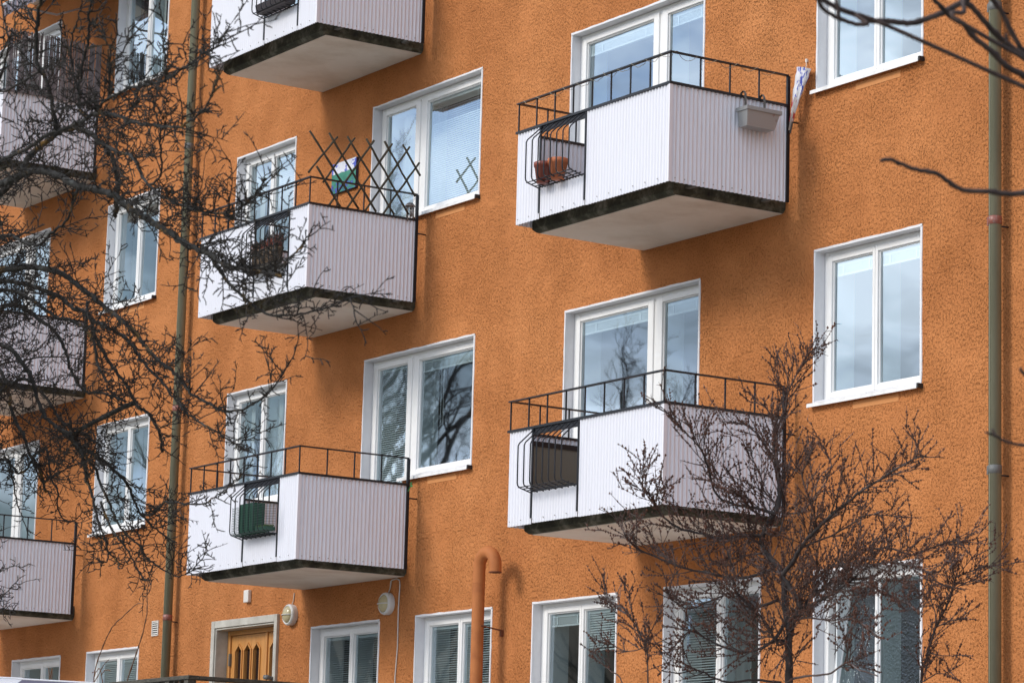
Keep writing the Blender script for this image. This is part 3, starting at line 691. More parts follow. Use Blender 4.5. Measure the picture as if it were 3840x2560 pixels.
def wall_lamp(x, z, label):
    P = thing('wall_lamp', (x, 0, z-.125), label, 'wall lamp', 'bulkhead lamps beside the entrance')
    m = MB(); m.lathe([(.115, .0), (.118, -.05), (.112, -.066), (.092, -.070), (.090, -.060)], (x, 0, z), 32, 'y'); m.build('housing', 'lamp_body', P)
    m = MB(); m.lathe([(.095, -.056), (.090, -.074), (.072, -.094), (.040, -.106), (.001, -.110)], (x, 0, z), 32, 'y'); m.build('globe', 'lamp_glass', P)
    m = MB(); m.tube([(x-.115, -.06, z)]+[(x-.100*math.cos(a), -.065-.053*math.sin(a), z) for a in [math.pi*i/10 for i in range(11)]]+[(x+.115, -.06, z)], .0055, 6); m.build('guard_bar', 'lamp_body', P)
    m = MB(); m.lathe([(.094, -.068), (.100, -.078), (.108, -.070)], (x, 0, z), 32, 'y'); m.build('ring', 'lamp_body', P)
    m = MB(); m.tube([(x+.0, -.02, z+.10), (x+.02, -.008, z+.16), (x+.03, -.008, z+.24)], .006, 6); m.build('cable', 'cable_white', P)
wall_lamp(2.76, 2.46, 'round bulkhead lamp beside the entrance door')
wall_lamp(4.80, 2.455, 'round bulkhead lamp under the balcony, above a white cable')
m = MB(); m.tube([(4.83, -.01, 2.62), (4.85, -.01, 2.70), (4.95, -.01, 2.71), (5.01, -.01, 2.69), (5.02, -.01, 2.64), (5.005, -.01, 2.4), (5.012, -.01, 2.0), (4.985, -.01, 1.7), (4.98, -.01, 1.2), (4.98, -.01, .4)], .007, 6)
tag(m.build('wall_cable', 'cable_white'), 'white cable running down the wall right of the hanging lamp', 'cable')
m = MB(); m.box(1.69, 1.80, -.045, .0, 2.66, 2.80); b = bevel(m.build('junction_box', 'white_plastic'), .008); tag(b, 'small white junction box on the wall above the door', 'box')
vg = thing('vent_grille', (-.53, 0, 2.43), 'small white louvred vent grille left of the left drainpipe', 'grille')
m = MB(); x0, x1, z0, z1 = -.60, -.46, 2.42, 2.575
m.box(x0, x1, -.002, .003, z0, z1); m.build('backing', 'hole_dark', vg)
m = MB(); m.box(x0-.012, x0, -.012, 0, z0-.012, z1+.012); m.box(x1, x1+.012, -.012, 0, z0-.012, z1+.012); m.box(x0, x1, -.0118, 0, z1, z1+.012); m.box(x0, x1, -.0118, 0, z0-.012, z0); m.build('frame', 'white_plastic', vg)
for i in range(6): z = z0+.014+i*.0255; m = MB(); m.quad((x0, -.012, z-.006), (x1, -.012, z-.006), (x1, -.003, z+.008), (x0, -.003, z+.008)); m.build('louvre', 'white_plastic', vg)

# traced limbs: polyline in metres, start radius, end radius, starts outside the frame
APPLE = [
  [[[17.626,-10.4,3.091],[17.98,-10.431,3.199],[18.374,-10.462,3.192],[18.7,-10.492,3.203],[19.089,-10.523,3.176],[19.349,-10.554,3.173],[19.537,-10.585,3.197],[19.772,-10.615,3.191],[20.035,-10.646,3.165],[20.308,-10.677,3.118],[20.584,-10.708,3.118],[20.824,-10.738,3.13],[20.979,-10.769,3.119],[21.156,-10.8,3.141]],0.0252,0.0043,1],
  [[[16.738,-10.0,3.159],[16.917,-9.954,3.279],[17.058,-9.908,3.37],[17.081,-9.862,3.474],[17.146,-9.815,3.545],[17.212,-9.769,3.599],[17.282,-9.723,3.627],[17.394,-9.677,3.604],[17.492,-9.631,3.526],[17.532,-9.585,3.467],[17.521,-9.538,3.385],[17.471,-9.492,3.318],[17.369,-9.446,3.242],[17.265,-9.4,3.174]],0.0396,0.0115,1],
  [[[17.507,-9.619,3.512],[17.827,-9.665,3.401],[18.066,-9.71,3.325],[18.274,-9.756,3.193],[18.512,-9.801,3.057],[18.742,-9.847,2.964],[19.017,-9.892,2.872],[19.3,-9.938,2.788],[19.591,-9.983,2.717],[19.887,-10.029,2.676],[20.141,-10.074,2.704],[20.333,-10.12,2.741]],0.0202,0.0043,0],
  [[[19.349,-10.554,3.173],[19.527,-10.576,3.138],[19.799,-10.598,3.056],[19.987,-10.621,2.995],[20.232,-10.643,2.927],[20.455,-10.665,2.874],[20.599,-10.687,2.86],[20.766,-10.71,2.871],[20.902,-10.732,2.901],[21.009,-10.754,2.932]],0.0144,0.0036,0],
  [[[16.847,-10.1,3.27],[17.075,-10.079,3.283],[17.261,-10.057,3.279],[17.478,-10.036,3.297],[17.679,-10.014,3.26],[17.803,-9.993,3.217],[17.947,-9.971,3.147],[18.12,-9.95,3.103],[18.292,-9.929,3.045],[18.374,-9.907,2.995],[18.49,-9.886,2.931],[18.605,-9.864,2.869],[18.718,-9.843,2.807],[18.845,-9.821,2.743],[18.971,-9.8,2.673]],0.0432,0.0216,1],
  [[[18.972,-9.803,2.681],[19.188,-9.853,2.612],[19.384,-9.903,2.562],[19.612,-9.953,2.475],[19.944,-10.003,2.38],[20.253,-10.053,2.31],[20.503,-10.103,2.26]],0.0173,0.0086,0],
  [[[19.642,-9.959,2.452],[19.904,-9.993,2.396],[20.176,-10.026,2.334],[20.361,-10.059,2.317],[20.599,-10.093,2.348],[20.745,-10.126,2.377],[20.852,-10.159,2.407]],0.0101,0.0029,0],
  [[[19.22,-9.859,2.625],[19.291,-9.829,2.544],[19.326,-9.799,2.477],[19.411,-9.769,2.402],[19.478,-9.739,2.34],[19.544,-9.709,2.285],[19.657,-9.679,2.241],[19.733,-9.649,2.23],[19.918,-9.619,2.228],[20.098,-9.589,2.238],[20.288,-9.559,2.265]],0.0144,0.0029,0],
  [[[15.382,-9.5,3.092],[15.785,-9.488,3.062],[16.064,-9.475,3.049],[16.296,-9.462,3.024],[16.482,-9.45,2.988],[16.668,-9.438,2.935],[16.812,-9.425,2.861],[16.953,-9.412,2.789],[17.093,-9.4,2.717],[17.231,-9.387,2.638],[17.366,-9.375,2.568],[17.481,-9.363,2.493],[17.556,-9.35,2.433],[17.61,-9.338,2.385],[17.741,-9.325,2.301],[17.869,-9.312,2.228],[17.958,-9.3,2.168],[18.029,-9.287,2.102],[18.133,-9.275,2.049],[18.235,-9.262,2.014],[18.336,-9.25,1.963],[18.517,-9.237,1.948],[18.708,-9.225,1.98],[18.859,-9.212,2.044],[18.989,-9.2,2.157]],0.0432,0.0043,1],
  [[[14.335,-9.0,3.305],[14.795,-8.989,3.228],[15.239,-8.978,3.134],[15.626,-8.967,3.011],[15.829,-8.956,2.908],[15.981,-8.944,2.86],[16.069,-8.933,2.802],[16.217,-8.922,2.746],[16.427,-8.911,2.663],[16.554,-8.9,2.575],[16.659,-8.889,2.49],[16.783,-8.878,2.403],[16.925,-8.867,2.307],[17.046,-8.856,2.214],[17.164,-8.844,2.131],[17.297,-8.833,2.064],[17.466,-8.822,1.995],[17.631,-8.811,1.926],[17.865,-8.8,1.835]],0.036,0.0043,1],
  [[[16.05,-8.934,2.804],[16.019,-8.894,2.72],[16.075,-8.854,2.606],[16.126,-8.814,2.52],[16.176,-8.774,2.453],[16.205,-8.734,2.38],[16.236,-8.694,2.289],[16.282,-8.654,2.251],[16.33,-8.614,2.176],[16.32,-8.574,2.098],[16.269,-8.534,2.025]],0.0216,0.0086,0],
  [[[16.228,-8.704,2.312],[15.383,-8.704,2.21],[15.603,-8.664,2.072],[15.689,-8.624,2.014],[15.775,-8.584,1.946],[15.799,-8.544,1.903],[15.804,-8.504,1.843],[15.813,-8.464,1.757],[15.818,-8.424,1.697],[15.903,-8.384,1.622],[15.986,-8.344,1.565],[16.066,-8.304,1.518]],0.0187,0.0043,0],
  [[[15.808,-8.429,1.706],[16.072,-8.473,1.68],[16.251,-8.518,1.713],[16.432,-8.562,1.71],[16.724,-8.607,1.672],[17.029,-8.651,1.632],[17.235,-8.696,1.643],[17.488,-8.74,1.674],[17.719,-8.785,1.722],[17.896,-8.829,1.773]],0.0101,0.0029,0],
  [[[15.383,-8.704,2.21],[15.211,-8.704,2.256],[15.379,-8.679,2.149],[15.527,-8.654,2.027],[15.583,-8.629,1.969],[15.625,-8.604,1.859],[15.685,-8.579,1.766],[15.726,-8.554,1.667],[15.803,-8.529,1.582],[15.897,-8.504,1.523],[15.95,-8.479,1.477],[15.964,-8.454,1.425],[16.075,-8.429,1.366],[16.164,-8.404,1.326],[16.251,-8.379,1.296],[16.331,-8.354,1.318],[16.391,-8.329,1.36],[16.465,-8.304,1.447]],0.0216,0.0029,0],
  [[[15.339,-8.704,2.233],[15.569,-8.715,2.044],[15.649,-8.726,1.9],[15.763,-8.737,1.808],[15.838,-8.748,1.702],[15.931,-8.76,1.605],[16.044,-8.771,1.498],[16.125,-8.782,1.412],[16.26,-8.793,1.349],[16.317,-8.804,1.301]],0.0144,0.0036,0],
  [[[16.112,-8.781,1.422],[16.159,-8.806,1.36],[16.124,-8.831,1.352],[16.076,-8.856,1.358],[16.059,-8.881,1.352]],0.0072,0.0029,0],
  [[[15.903,-8.744,1.741],[16.051,-8.73,1.562],[16.148,-8.715,1.486],[16.222,-8.701,1.42],[16.279,-8.687,1.339],[16.333,-8.672,1.276],[16.404,-8.658,1.238],[16.45,-8.644,1.244]],0.0101,0.0029,0],
  [[[15.78,-8.429,1.691],[15.74,-8.404,1.598],[15.739,-8.379,1.51],[15.77,-8.354,1.402],[15.768,-8.329,1.324]],0.0072,0.0029,0],
  [[[18.836,-10.504,3.198],[18.839,-10.529,3.261],[18.837,-10.554,3.364],[18.818,-10.579,3.462],[18.755,-10.604,3.57],[18.8,-10.629,3.708],[18.868,-10.654,3.795],[18.965,-10.679,3.86],[19.046,-10.704,3.904]],0.0202,0.0086,0],
  [[[19.252,-10.542,3.174],[19.153,-10.542,3.258],[19.236,-10.576,3.413],[19.359,-10.609,3.515],[19.438,-10.642,3.566],[19.503,-10.676,3.619],[19.595,-10.709,3.665],[19.677,-10.742,3.684]],0.0101,0.005,0],
  [[[19.226,-10.572,3.394],[19.13,-10.572,3.406],[19.07,-10.605,3.518],[19.114,-10.638,3.6],[19.162,-10.672,3.673]],0.0065,0.0029,0],
  [[[19.131,-10.572,3.406],[19.146,-10.597,3.578],[19.243,-10.622,3.62],[19.33,-10.647,3.67],[19.401,-10.672,3.716]],0.0065,0.0029,0],
  [[[20.368,-10.681,3.105],[20.392,-10.706,3.207],[20.419,-10.731,3.28],[20.451,-10.756,3.372],[20.461,-10.781,3.441]],0.0065,0.0029,0],
  [[[19.578,-10.589,3.188],[19.617,-10.609,3.351],[19.653,-10.629,3.419],[19.637,-10.649,3.47],[19.623,-10.669,3.535],[19.591,-10.689,3.55]],0.0079,0.0029,0],
  [[[19.653,-10.629,3.419],[19.825,-10.679,3.453],[19.905,-10.729,3.527]],0.005,0.0029,0],
  [[[19.668,-10.604,3.218],[19.667,-10.629,3.257],[19.726,-10.654,3.327],[19.897,-10.679,3.351],[20.043,-10.704,3.454]],0.0065,0.0029,0],
  [[[18.453,-9.79,3.091],[18.583,-9.79,3.117],[18.657,-9.84,3.267],[18.74,-9.89,3.329],[18.781,-9.94,3.398],[18.838,-9.99,3.472]],0.0086,0.0036,0],
  [[[18.794,-10.588,3.503],[18.288,-10.588,3.499],[18.366,-10.588,3.732],[18.294,-10.588,3.865],[18.241,-10.588,3.995]],0.0086,0.0043,0],
  [[[18.264,-10.588,3.676],[18.362,-10.588,3.757],[18.451,-10.588,3.761],[18.533,-10.588,3.673]],0.0065,0.0036,0],
  [[[18.837,-10.554,3.363],[18.517,-10.514,3.511],[18.346,-10.474,3.623],[18.209,-10.434,3.738],[18.015,-10.394,3.866],[17.898,-10.354,4.027]],0.0086,0.0029,0],
  [[[18.81,-10.635,3.735],[18.632,-10.602,3.827],[18.458,-10.569,3.934],[18.339,-10.535,4.014]],0.0065,0.0036,0],
  [[[13.782,-8.8,3.134],[14.217,-8.782,3.056],[14.402,-8.764,3.154],[14.65,-8.745,3.101],[14.805,-8.727,3.022],[14.98,-8.709,2.941],[15.111,-8.691,2.837],[15.175,-8.673,2.724],[15.216,-8.655,2.614],[15.388,-8.636,2.488],[15.655,-8.618,2.44],[15.877,-8.6,2.368]],0.0324,0.0072,1],
  [[[12.878,-8.4,3.093],[13.263,-8.378,3.099],[13.572,-8.356,3.029],[13.76,-8.333,2.903],[13.871,-8.311,2.788],[13.911,-8.289,2.661],[14.024,-8.267,2.517],[14.175,-8.244,2.431],[14.37,-8.222,2.341],[14.518,-8.2,2.238]],0.036,0.0101,1],
  [[[12.097,-8.0,3.129],[12.474,-7.988,3.083],[12.669,-7.975,2.973],[12.737,-7.963,2.835],[12.805,-7.95,2.687],[12.947,-7.938,2.554],[13.038,-7.925,2.417],[13.202,-7.913,2.273],[13.293,-7.9,2.117]],0.036,0.0086,1],
  [[[12.599,-8.2,2.771],[13.007,-8.188,2.8],[13.25,-8.175,2.847],[13.395,-8.162,2.863],[13.572,-8.15,2.8],[13.831,-8.137,2.625],[14.01,-8.125,2.492],[14.225,-8.112,2.419],[14.485,-8.1,2.311]],0.0288,0.0072,1],
  [[[15.469,-9.5,3.288],[15.837,-9.512,3.256],[16.106,-9.525,3.239],[16.358,-9.538,3.151],[16.599,-9.55,3.101],[16.765,-9.562,3.136],[16.969,-9.575,3.163],[17.105,-9.588,3.245],[17.197,-9.6,3.35]],0.0216,0.0058,1],
  [[[14.819,-9.2,3.079],[15.281,-9.2,3.07],[15.58,-9.2,3.007],[15.877,-9.2,2.889],[16.124,-9.2,2.78],[16.338,-9.2,2.732],[16.531,-9.2,2.651],[16.663,-9.2,2.552],[16.717,-9.2,2.428],[16.849,-9.2,2.305]],0.0288,0.0072,1],
  [[[12.573,-8.0,2.406],[12.846,-7.988,2.36],[12.975,-7.975,2.276],[13.067,-7.963,2.279],[13.152,-7.95,2.333],[13.258,-7.938,2.212],[13.329,-7.925,2.186],[13.55,-7.913,2.237],[13.748,-7.9,2.268]],0.0144,0.0043,1],
  [[[12.868,-7.986,2.358],[12.912,-7.961,2.161],[12.947,-7.936,2.027],[12.974,-7.911,1.955],[13.03,-7.886,1.841]],0.0086,0.0029,0],
  [[[13.079,-7.922,2.381],[13.318,-7.922,2.41],[13.384,-7.908,2.193],[13.48,-7.893,2.105],[13.45,-7.879,2.008],[13.511,-7.865,1.924],[13.576,-7.851,1.89],[13.68,-7.836,1.912],[13.722,-7.822,1.97]],0.0115,0.0029,0],
  [[[10.908,-7.2,1.569],[11.14,-7.2,1.609],[11.29,-7.2,1.665],[11.413,-7.2,1.712]],0.0072,0.0029,1],
  [[[10.878,-7.2,1.793],[11.062,-7.2,1.808],[11.193,-7.2,1.804],[11.271,-7.2,1.811],[11.455,-7.2,1.789]],0.0065,0.0029,1],
  [[[10.92,-7.2,1.479],[11.181,-7.2,1.497],[11.369,-7.2,1.453]],0.0058,0.0029,1],
]
BUCK = [
  [[[17.213,-4.5,-0.092],[17.228,-4.519,0.547],[17.249,-4.538,0.851],[17.275,-4.557,0.958],[17.289,-4.576,1.094],[17.327,-4.595,1.183],[17.379,-4.614,1.244],[17.475,-4.633,1.301],[17.469,-4.652,1.355],[17.403,-4.671,1.45],[17.366,-4.69,1.516],[17.492,-4.71,1.589],[17.559,-4.729,1.637],[17.655,-4.748,1.702],[17.793,-4.767,1.762],[17.944,-4.786,1.83],[18.108,-4.805,1.886],[18.283,-4.824,1.949],[18.443,-4.843,1.986],[18.654,-4.862,2.044],[18.836,-4.881,2.085],[18.976,-4.9,2.091]],0.075,0.006,1],
  [[[17.313,-4.59,1.157],[17.254,-4.575,1.3],[17.217,-4.559,1.425],[17.181,-4.544,1.531],[17.099,-4.529,1.613],[16.972,-4.513,1.69],[16.897,-4.498,1.782],[16.944,-4.483,1.904],[17.014,-4.467,1.985],[17.023,-4.452,2.1],[16.978,-4.436,2.21],[16.941,-4.421,2.311],[16.912,-4.406,2.422],[16.897,-4.39,2.56]],0.045,0.02,0],
  [[[16.993,-4.467,1.995],[17.015,-4.454,2.121],[16.975,-4.442,2.318],[16.955,-4.43,2.515],[17.019,-4.417,2.638],[17.042,-4.404,2.765],[17.126,-4.392,2.886],[17.21,-4.38,2.979],[17.274,-4.367,3.031]],0.02,0.006,0],
  [[[17.025,-4.407,2.741],[17.033,-4.407,2.844],[16.98,-4.407,2.941],[16.917,-4.407,3.027]],0.012,0.005,0],
  [[[16.928,-4.421,2.312],[16.888,-4.521,2.461],[16.891,-4.621,2.527],[16.833,-4.721,2.549]],0.016,0.005,0],
  [[[17.001,-4.473,1.955],[16.924,-4.573,1.991],[16.825,-4.673,2.016],[16.767,-4.773,2.076],[16.811,-4.873,2.228],[16.857,-4.973,2.341],[16.863,-5.073,2.419],[16.891,-5.173,2.469],[16.94,-5.273,2.555]],0.03,0.005,0],
  [[[16.869,-4.998,2.363],[17.017,-5.048,2.443],[17.164,-5.098,2.523]],0.01,0.004,0],
  [[[16.883,-4.39,2.591],[16.842,-4.457,2.679],[16.76,-4.523,2.721],[16.751,-4.59,2.766]],0.012,0.004,0],
  [[[16.914,-4.494,1.819],[16.845,-4.619,1.814],[16.791,-4.744,1.789],[16.705,-4.869,1.823],[16.635,-4.994,1.856],[16.611,-5.119,1.942],[16.7,-5.244,2.018],[16.792,-5.369,2.054],[16.908,-5.494,2.102]],0.03,0.005,0],
  [[[16.705,-5.26,2.025],[16.785,-5.26,2.037],[16.863,-5.26,2.063]],0.008,0.004,0],
  [[[17.083,-4.527,1.623],[17.007,-4.527,1.582],[16.88,-4.641,1.535],[16.718,-4.756,1.565],[16.553,-4.87,1.606],[16.467,-4.984,1.66],[16.38,-5.098,1.715],[16.423,-5.213,1.759],[16.526,-5.327,1.789]],0.03,0.005,0],
  [[[17.165,-4.565,1.381],[17.037,-4.665,1.335],[16.966,-4.765,1.425],[16.868,-4.865,1.377],[16.753,-4.965,1.321],[16.714,-5.065,1.372],[16.769,-5.165,1.436]],0.025,0.005,0],
  [[[17.265,-4.582,1.234],[17.264,-4.697,1.097],[17.187,-4.811,1.038],[17.109,-4.925,1.053],[17.029,-5.04,1.114],[17.027,-5.154,1.152],[17.03,-5.268,1.062],[17.08,-5.383,0.979]],0.028,0.005,0],
  [[[17.28,-4.581,1.113],[17.251,-4.652,1.119],[17.266,-4.724,1.196],[17.236,-4.795,1.285],[17.207,-4.866,1.347],[17.208,-4.938,1.406],[17.268,-5.009,1.525],[17.298,-5.081,1.646]],0.03,0.006,0],
  [[[17.171,-4.538,0.854],[17.086,-4.671,0.871],[16.986,-4.805,0.853],[16.978,-4.938,0.873],[17.0,-5.071,0.91],[16.965,-5.205,0.885],[16.975,-5.338,0.895]],0.025,0.005,0],
  [[[16.795,-5.3,0.519],[16.808,-5.317,0.823],[16.798,-5.333,1.088],[16.748,-5.35,1.145],[16.64,-5.367,1.28],[16.549,-5.383,1.331],[16.458,-5.4,1.354]],0.02,0.004,1],
  [[[16.798,-5.333,1.088],[16.95,-5.383,1.177],[17.094,-5.433,1.248]],0.009,0.004,0],
  [[[16.694,-5.358,1.212],[16.642,-5.358,1.355],[16.663,-5.358,1.438]],0.007,0.004,0],
  [[[16.789,-5.331,1.051],[16.613,-5.364,1.03],[16.464,-5.398,1.101],[16.414,-5.431,1.092]],0.008,0.004,0],
  [[[16.822,-5.5,0.508],[16.815,-5.525,0.81],[16.72,-5.55,0.893],[16.625,-5.575,0.951],[16.546,-5.6,0.99]],0.014,0.004,1],
  [[[16.72,-5.55,0.893],[16.754,-5.6,1.026],[16.79,-5.65,1.094]],0.008,0.004,0],
  [[[17.326,-4.595,1.184],[17.397,-4.559,1.311],[17.44,-4.524,1.385],[17.453,-4.488,1.433],[17.378,-4.452,1.487],[17.392,-4.416,1.536],[17.494,-4.381,1.587],[17.624,-4.345,1.599],[17.681,-4.309,1.663],[17.766,-4.274,1.687],[17.893,-4.238,1.68],[18.02,-4.202,1.637],[18.116,-4.166,1.66],[18.267,-4.131,1.697],[18.442,-4.095,1.695]],0.035,0.005,0],
  [[[17.397,-4.559,1.311],[17.575,-4.596,1.334],[17.779,-4.634,1.373],[17.994,-4.672,1.429],[18.205,-4.709,1.501],[18.455,-4.747,1.515],[18.674,-4.784,1.479],[18.876,-4.822,1.427],[19.024,-4.859,1.362]],0.025,0.005,0],
  [[[17.44,-4.524,1.385],[17.774,-4.607,1.43],[18.087,-4.691,1.421],[18.367,-4.774,1.36],[18.629,-4.857,1.284],[18.873,-4.941,1.22],[19.074,-5.024,1.142]],0.02,0.005,0],
  [[[17.358,-4.609,1.227],[17.619,-4.689,1.234],[17.919,-4.769,1.193],[18.241,-4.849,1.177],[18.474,-4.929,1.114],[18.678,-5.009,1.029]],0.018,0.004,0],
  [[[17.794,-4.767,1.762],[17.813,-4.807,1.866],[17.803,-4.847,1.973],[17.793,-4.887,2.089],[17.9,-4.927,2.166],[18.005,-4.967,2.232]],0.016,0.005,0],
  [[[17.944,-4.786,1.83],[18.095,-4.853,1.928],[18.217,-4.919,2.045],[18.339,-4.986,2.134]],0.012,0.004,0],
  [[[17.615,-4.738,1.669],[17.828,-4.678,1.73],[17.953,-4.619,1.798],[18.021,-4.558,1.852],[18.117,-4.498,1.849],[18.226,-4.438,1.832]],0.018,0.004,0],
  [[[16.944,-4.483,1.904],[16.95,-4.608,1.968],[16.987,-4.733,2.039],[17.011,-4.858,2.063],[17.02,-4.983,2.107]],0.016,0.004,0],
  [[[17.026,-4.465,2.003],[16.999,-4.565,2.101],[17.079,-4.665,2.207],[17.1,-4.765,2.29],[17.151,-4.865,2.388]],0.016,0.004,0],
  [[[17.295,-4.581,1.112],[17.318,-4.681,1.077],[17.37,-4.781,1.122],[17.276,-4.881,1.093],[17.196,-4.981,1.072]],0.02,0.005,0],
  [[[17.266,-4.543,0.876],[17.542,-4.623,0.878],[17.871,-4.703,0.877],[18.108,-4.783,0.923],[18.343,-4.863,0.864],[18.601,-4.943,0.813]],0.02,0.005,0],
  [[[17.427,-3.6,0.216],[17.451,-3.618,0.898],[17.507,-3.636,1.014],[17.57,-3.655,1.113],[17.661,-3.673,1.247],[17.752,-3.691,1.334],[17.828,-3.709,1.402],[17.89,-3.727,1.49],[17.938,-3.745,1.541],[18.069,-3.764,1.558],[18.198,-3.782,1.575],[18.353,-3.8,1.572]],0.03,0.004,1],
  [[[17.916,-3.738,1.524],[17.945,-3.788,1.593],[17.946,-3.838,1.681]],0.008,0.004,0],
  [[[17.661,-3.673,1.247],[17.646,-3.673,1.342],[17.603,-3.673,1.438],[17.617,-3.673,1.55]],0.009,0.004,0],
  [[[17.675,-3.673,1.246],[17.858,-3.723,1.27],[18.08,-3.773,1.272]],0.009,0.004,0],
  [[[17.551,-3.65,1.086],[17.75,-3.7,1.055],[18.055,-3.75,1.037]],0.009,0.004,0],
  [[[17.46,-3.62,0.905],[17.688,-3.67,0.948],[17.912,-3.72,0.898]],0.009,0.004,0],
  [[[17.868,-3.72,1.455],[18.049,-3.77,1.494],[18.242,-3.82,1.487]],0.007,0.004,0],
  [[[16.92,-4.49,1.843],[17.062,-4.491,1.808],[17.072,-4.441,1.944],[17.175,-4.39,1.959],[17.231,-4.341,2.053],[17.286,-4.29,2.147],[17.283,-4.241,2.266],[17.129,-4.191,2.421]],0.018,0.004,0],
  [[[16.91,-4.502,1.762],[16.952,-4.702,1.799],[17.015,-4.902,1.739],[17.064,-5.102,1.755]],0.02,0.004,0],
  [[[16.938,-4.511,1.702],[17.013,-4.711,1.661],[17.092,-4.911,1.583],[17.142,-5.111,1.6]],0.018,0.004,0],
]
NEAR = [
  [[[26.44,-10.875,2.193],[26.338,-11.01,2.13],[26.294,-11.084,2.069],[26.279,-11.138,2.032],[26.272,-11.188,2.007],[26.255,-11.25,1.982],[26.248,-11.31,1.977],[26.246,-11.363,1.97],[26.255,-11.403,1.963],[26.256,-11.459,1.97],[26.251,-11.525,1.981],[26.257,-11.578,1.991],[26.263,-11.63,2.002]],0.014,0.009],
  [[[26.285,-11.418,1.955],[26.297,-11.449,1.935],[26.3,-11.495,1.926],[26.297,-11.556,1.933],[26.304,-11.609,1.945],[26.323,-11.647,1.96],[26.349,-11.678,1.977]],0.009,0.007],
  [[[26.299,-11.555,1.933],[26.303,-11.561,1.958],[26.308,-11.574,1.998]],0.007,0.005],
  [[[26.505,-10.938,1.774],[26.476,-11.016,1.819],[26.462,-11.072,1.842],[26.459,-11.119,1.874],[26.452,-11.169,1.901],[26.455,-11.204,1.92],[26.463,-11.234,1.937],[26.46,-11.275,1.949],[26.463,-11.31,1.968],[26.467,-11.346,1.986],[26.473,-11.379,2.004]],0.014,0.008],
  [[[26.521,-11.285,1.915],[26.505,-11.268,1.957],[26.487,-11.255,1.998],[26.471,-11.235,2.031]],0.009,0.008],
  [[[26.232,-10.682,1.925],[26.212,-10.773,1.973],[26.211,-10.838,2.002],[26.213,-10.898,2.031],[26.219,-10.961,2.072],[26.225,-11.018,2.097],[26.238,-11.064,2.116]],0.014,0.01],
  [[[26.096,-10.555,2.002],[26.062,-10.635,2.047],[26.067,-10.66,2.059],[26.071,-10.699,2.102],[26.076,-10.739,2.149],[26.077,-10.776,2.179],[26.083,-10.805,2.2]],0.012,0.009],
  [[[26.234,-10.859,1.993],[26.237,-10.868,2.022]],0.006,0.005],
  [[[26.599,-11.027,1.461],[26.561,-11.094,1.449],[26.544,-11.141,1.443],[26.527,-11.191,1.445],[26.494,-11.259,1.445],[26.481,-11.313,1.469],[26.48,-11.35,1.482],[26.462,-11.404,1.488],[26.451,-11.453,1.499],[26.45,-11.489,1.506],[26.447,-11.521,1.498]],0.012,0.007],
  [[[26.527,-10.913,0.763],[26.465,-11.007,0.755],[26.458,-11.045,0.756],[26.456,-11.078,0.762],[26.458,-11.109,0.771],[26.457,-11.142,0.777]],0.006,0.0045],
  [[[26.472,-11.123,0.769],[26.469,-11.13,0.787]],0.006,0.004],
  [[[26.513,-10.958,0.899],[26.51,-11.048,0.946],[26.542,-11.09,0.954]],0.006,0.005],
]
SHOOT = [
  [[[1.143,-1.6,1.152],[1.181,-1.6,1.685],[1.228,-1.6,1.891],[1.374,-1.6,2.089],[1.575,-1.6,2.282],[1.812,-1.6,2.38],[2.138,-1.6,2.501],[2.299,-1.6,2.495]],0.008,0.004,1],
  [[[1.837,-1.6,1.133],[2.009,-1.6,1.679],[2.171,-1.6,1.933],[2.302,-1.6,2.133],[2.395,-1.6,2.346],[2.397,-1.6,2.503],[2.382,-1.6,2.601],[2.41,-1.6,2.709],[2.469,-1.6,2.79],[2.568,-1.6,2.856],[2.72,-1.6,2.906],[2.892,-1.6,3.014]],0.008,0.003,1],
  [[[1.188,-1.6,1.695],[1.297,-1.6,1.777],[1.425,-1.6,1.882],[1.517,-1.6,1.927]],0.005,0.003,0],
  [[[1.628,-1.7,1.133],[1.557,-1.7,1.772],[1.416,-1.7,1.79],[1.332,-1.7,1.794]],0.005,0.003,1],
  [[[1.56,-1.7,1.747],[1.664,-1.7,1.804],[1.804,-1.7,1.785]],0.005,0.003,0],
  [[[0.298,-1.7,1.549],[0.253,-1.7,1.753],[0.226,-1.7,1.83],[0.203,-1.7,1.894]],0.006,0.003,1],
]
# ------------------------------------------------------------------ things on the balconies
def flowerpot(c, h, rt, rb, mat, label):
    P = thing('flower_pot', c, label, 'flower pot', 'pots in the balcony cage')
    m = MB(); m.lathe([(.001, 0), (rb, 0), (rt*.93, h*.76), (rt, h*.77), (rt*1.03, h*.98), (rt*.98, h), (rt*.90, h), (rt*.88, h*.8), (rb*.9, h*.1)], c, 28); m.build('pot', mat, P)
    m = MB(); m.lathe([(.001, 0), (rt*.885, 0)], (c[0], c[1], c[2]+h*.82), 24); m.build('soil', 'hole_dark', P)
flowerpot((9.72, -1.485, 5.866), .195, .088, .058, 'glazed_clay', 'darker glazed clay pot, nearer the cage corner')
flowerpot((9.945, -1.478, 5.866), .19, .094, .058, 'terracotta', 'bright terracotta pot with thick rim, right of the darker pot')

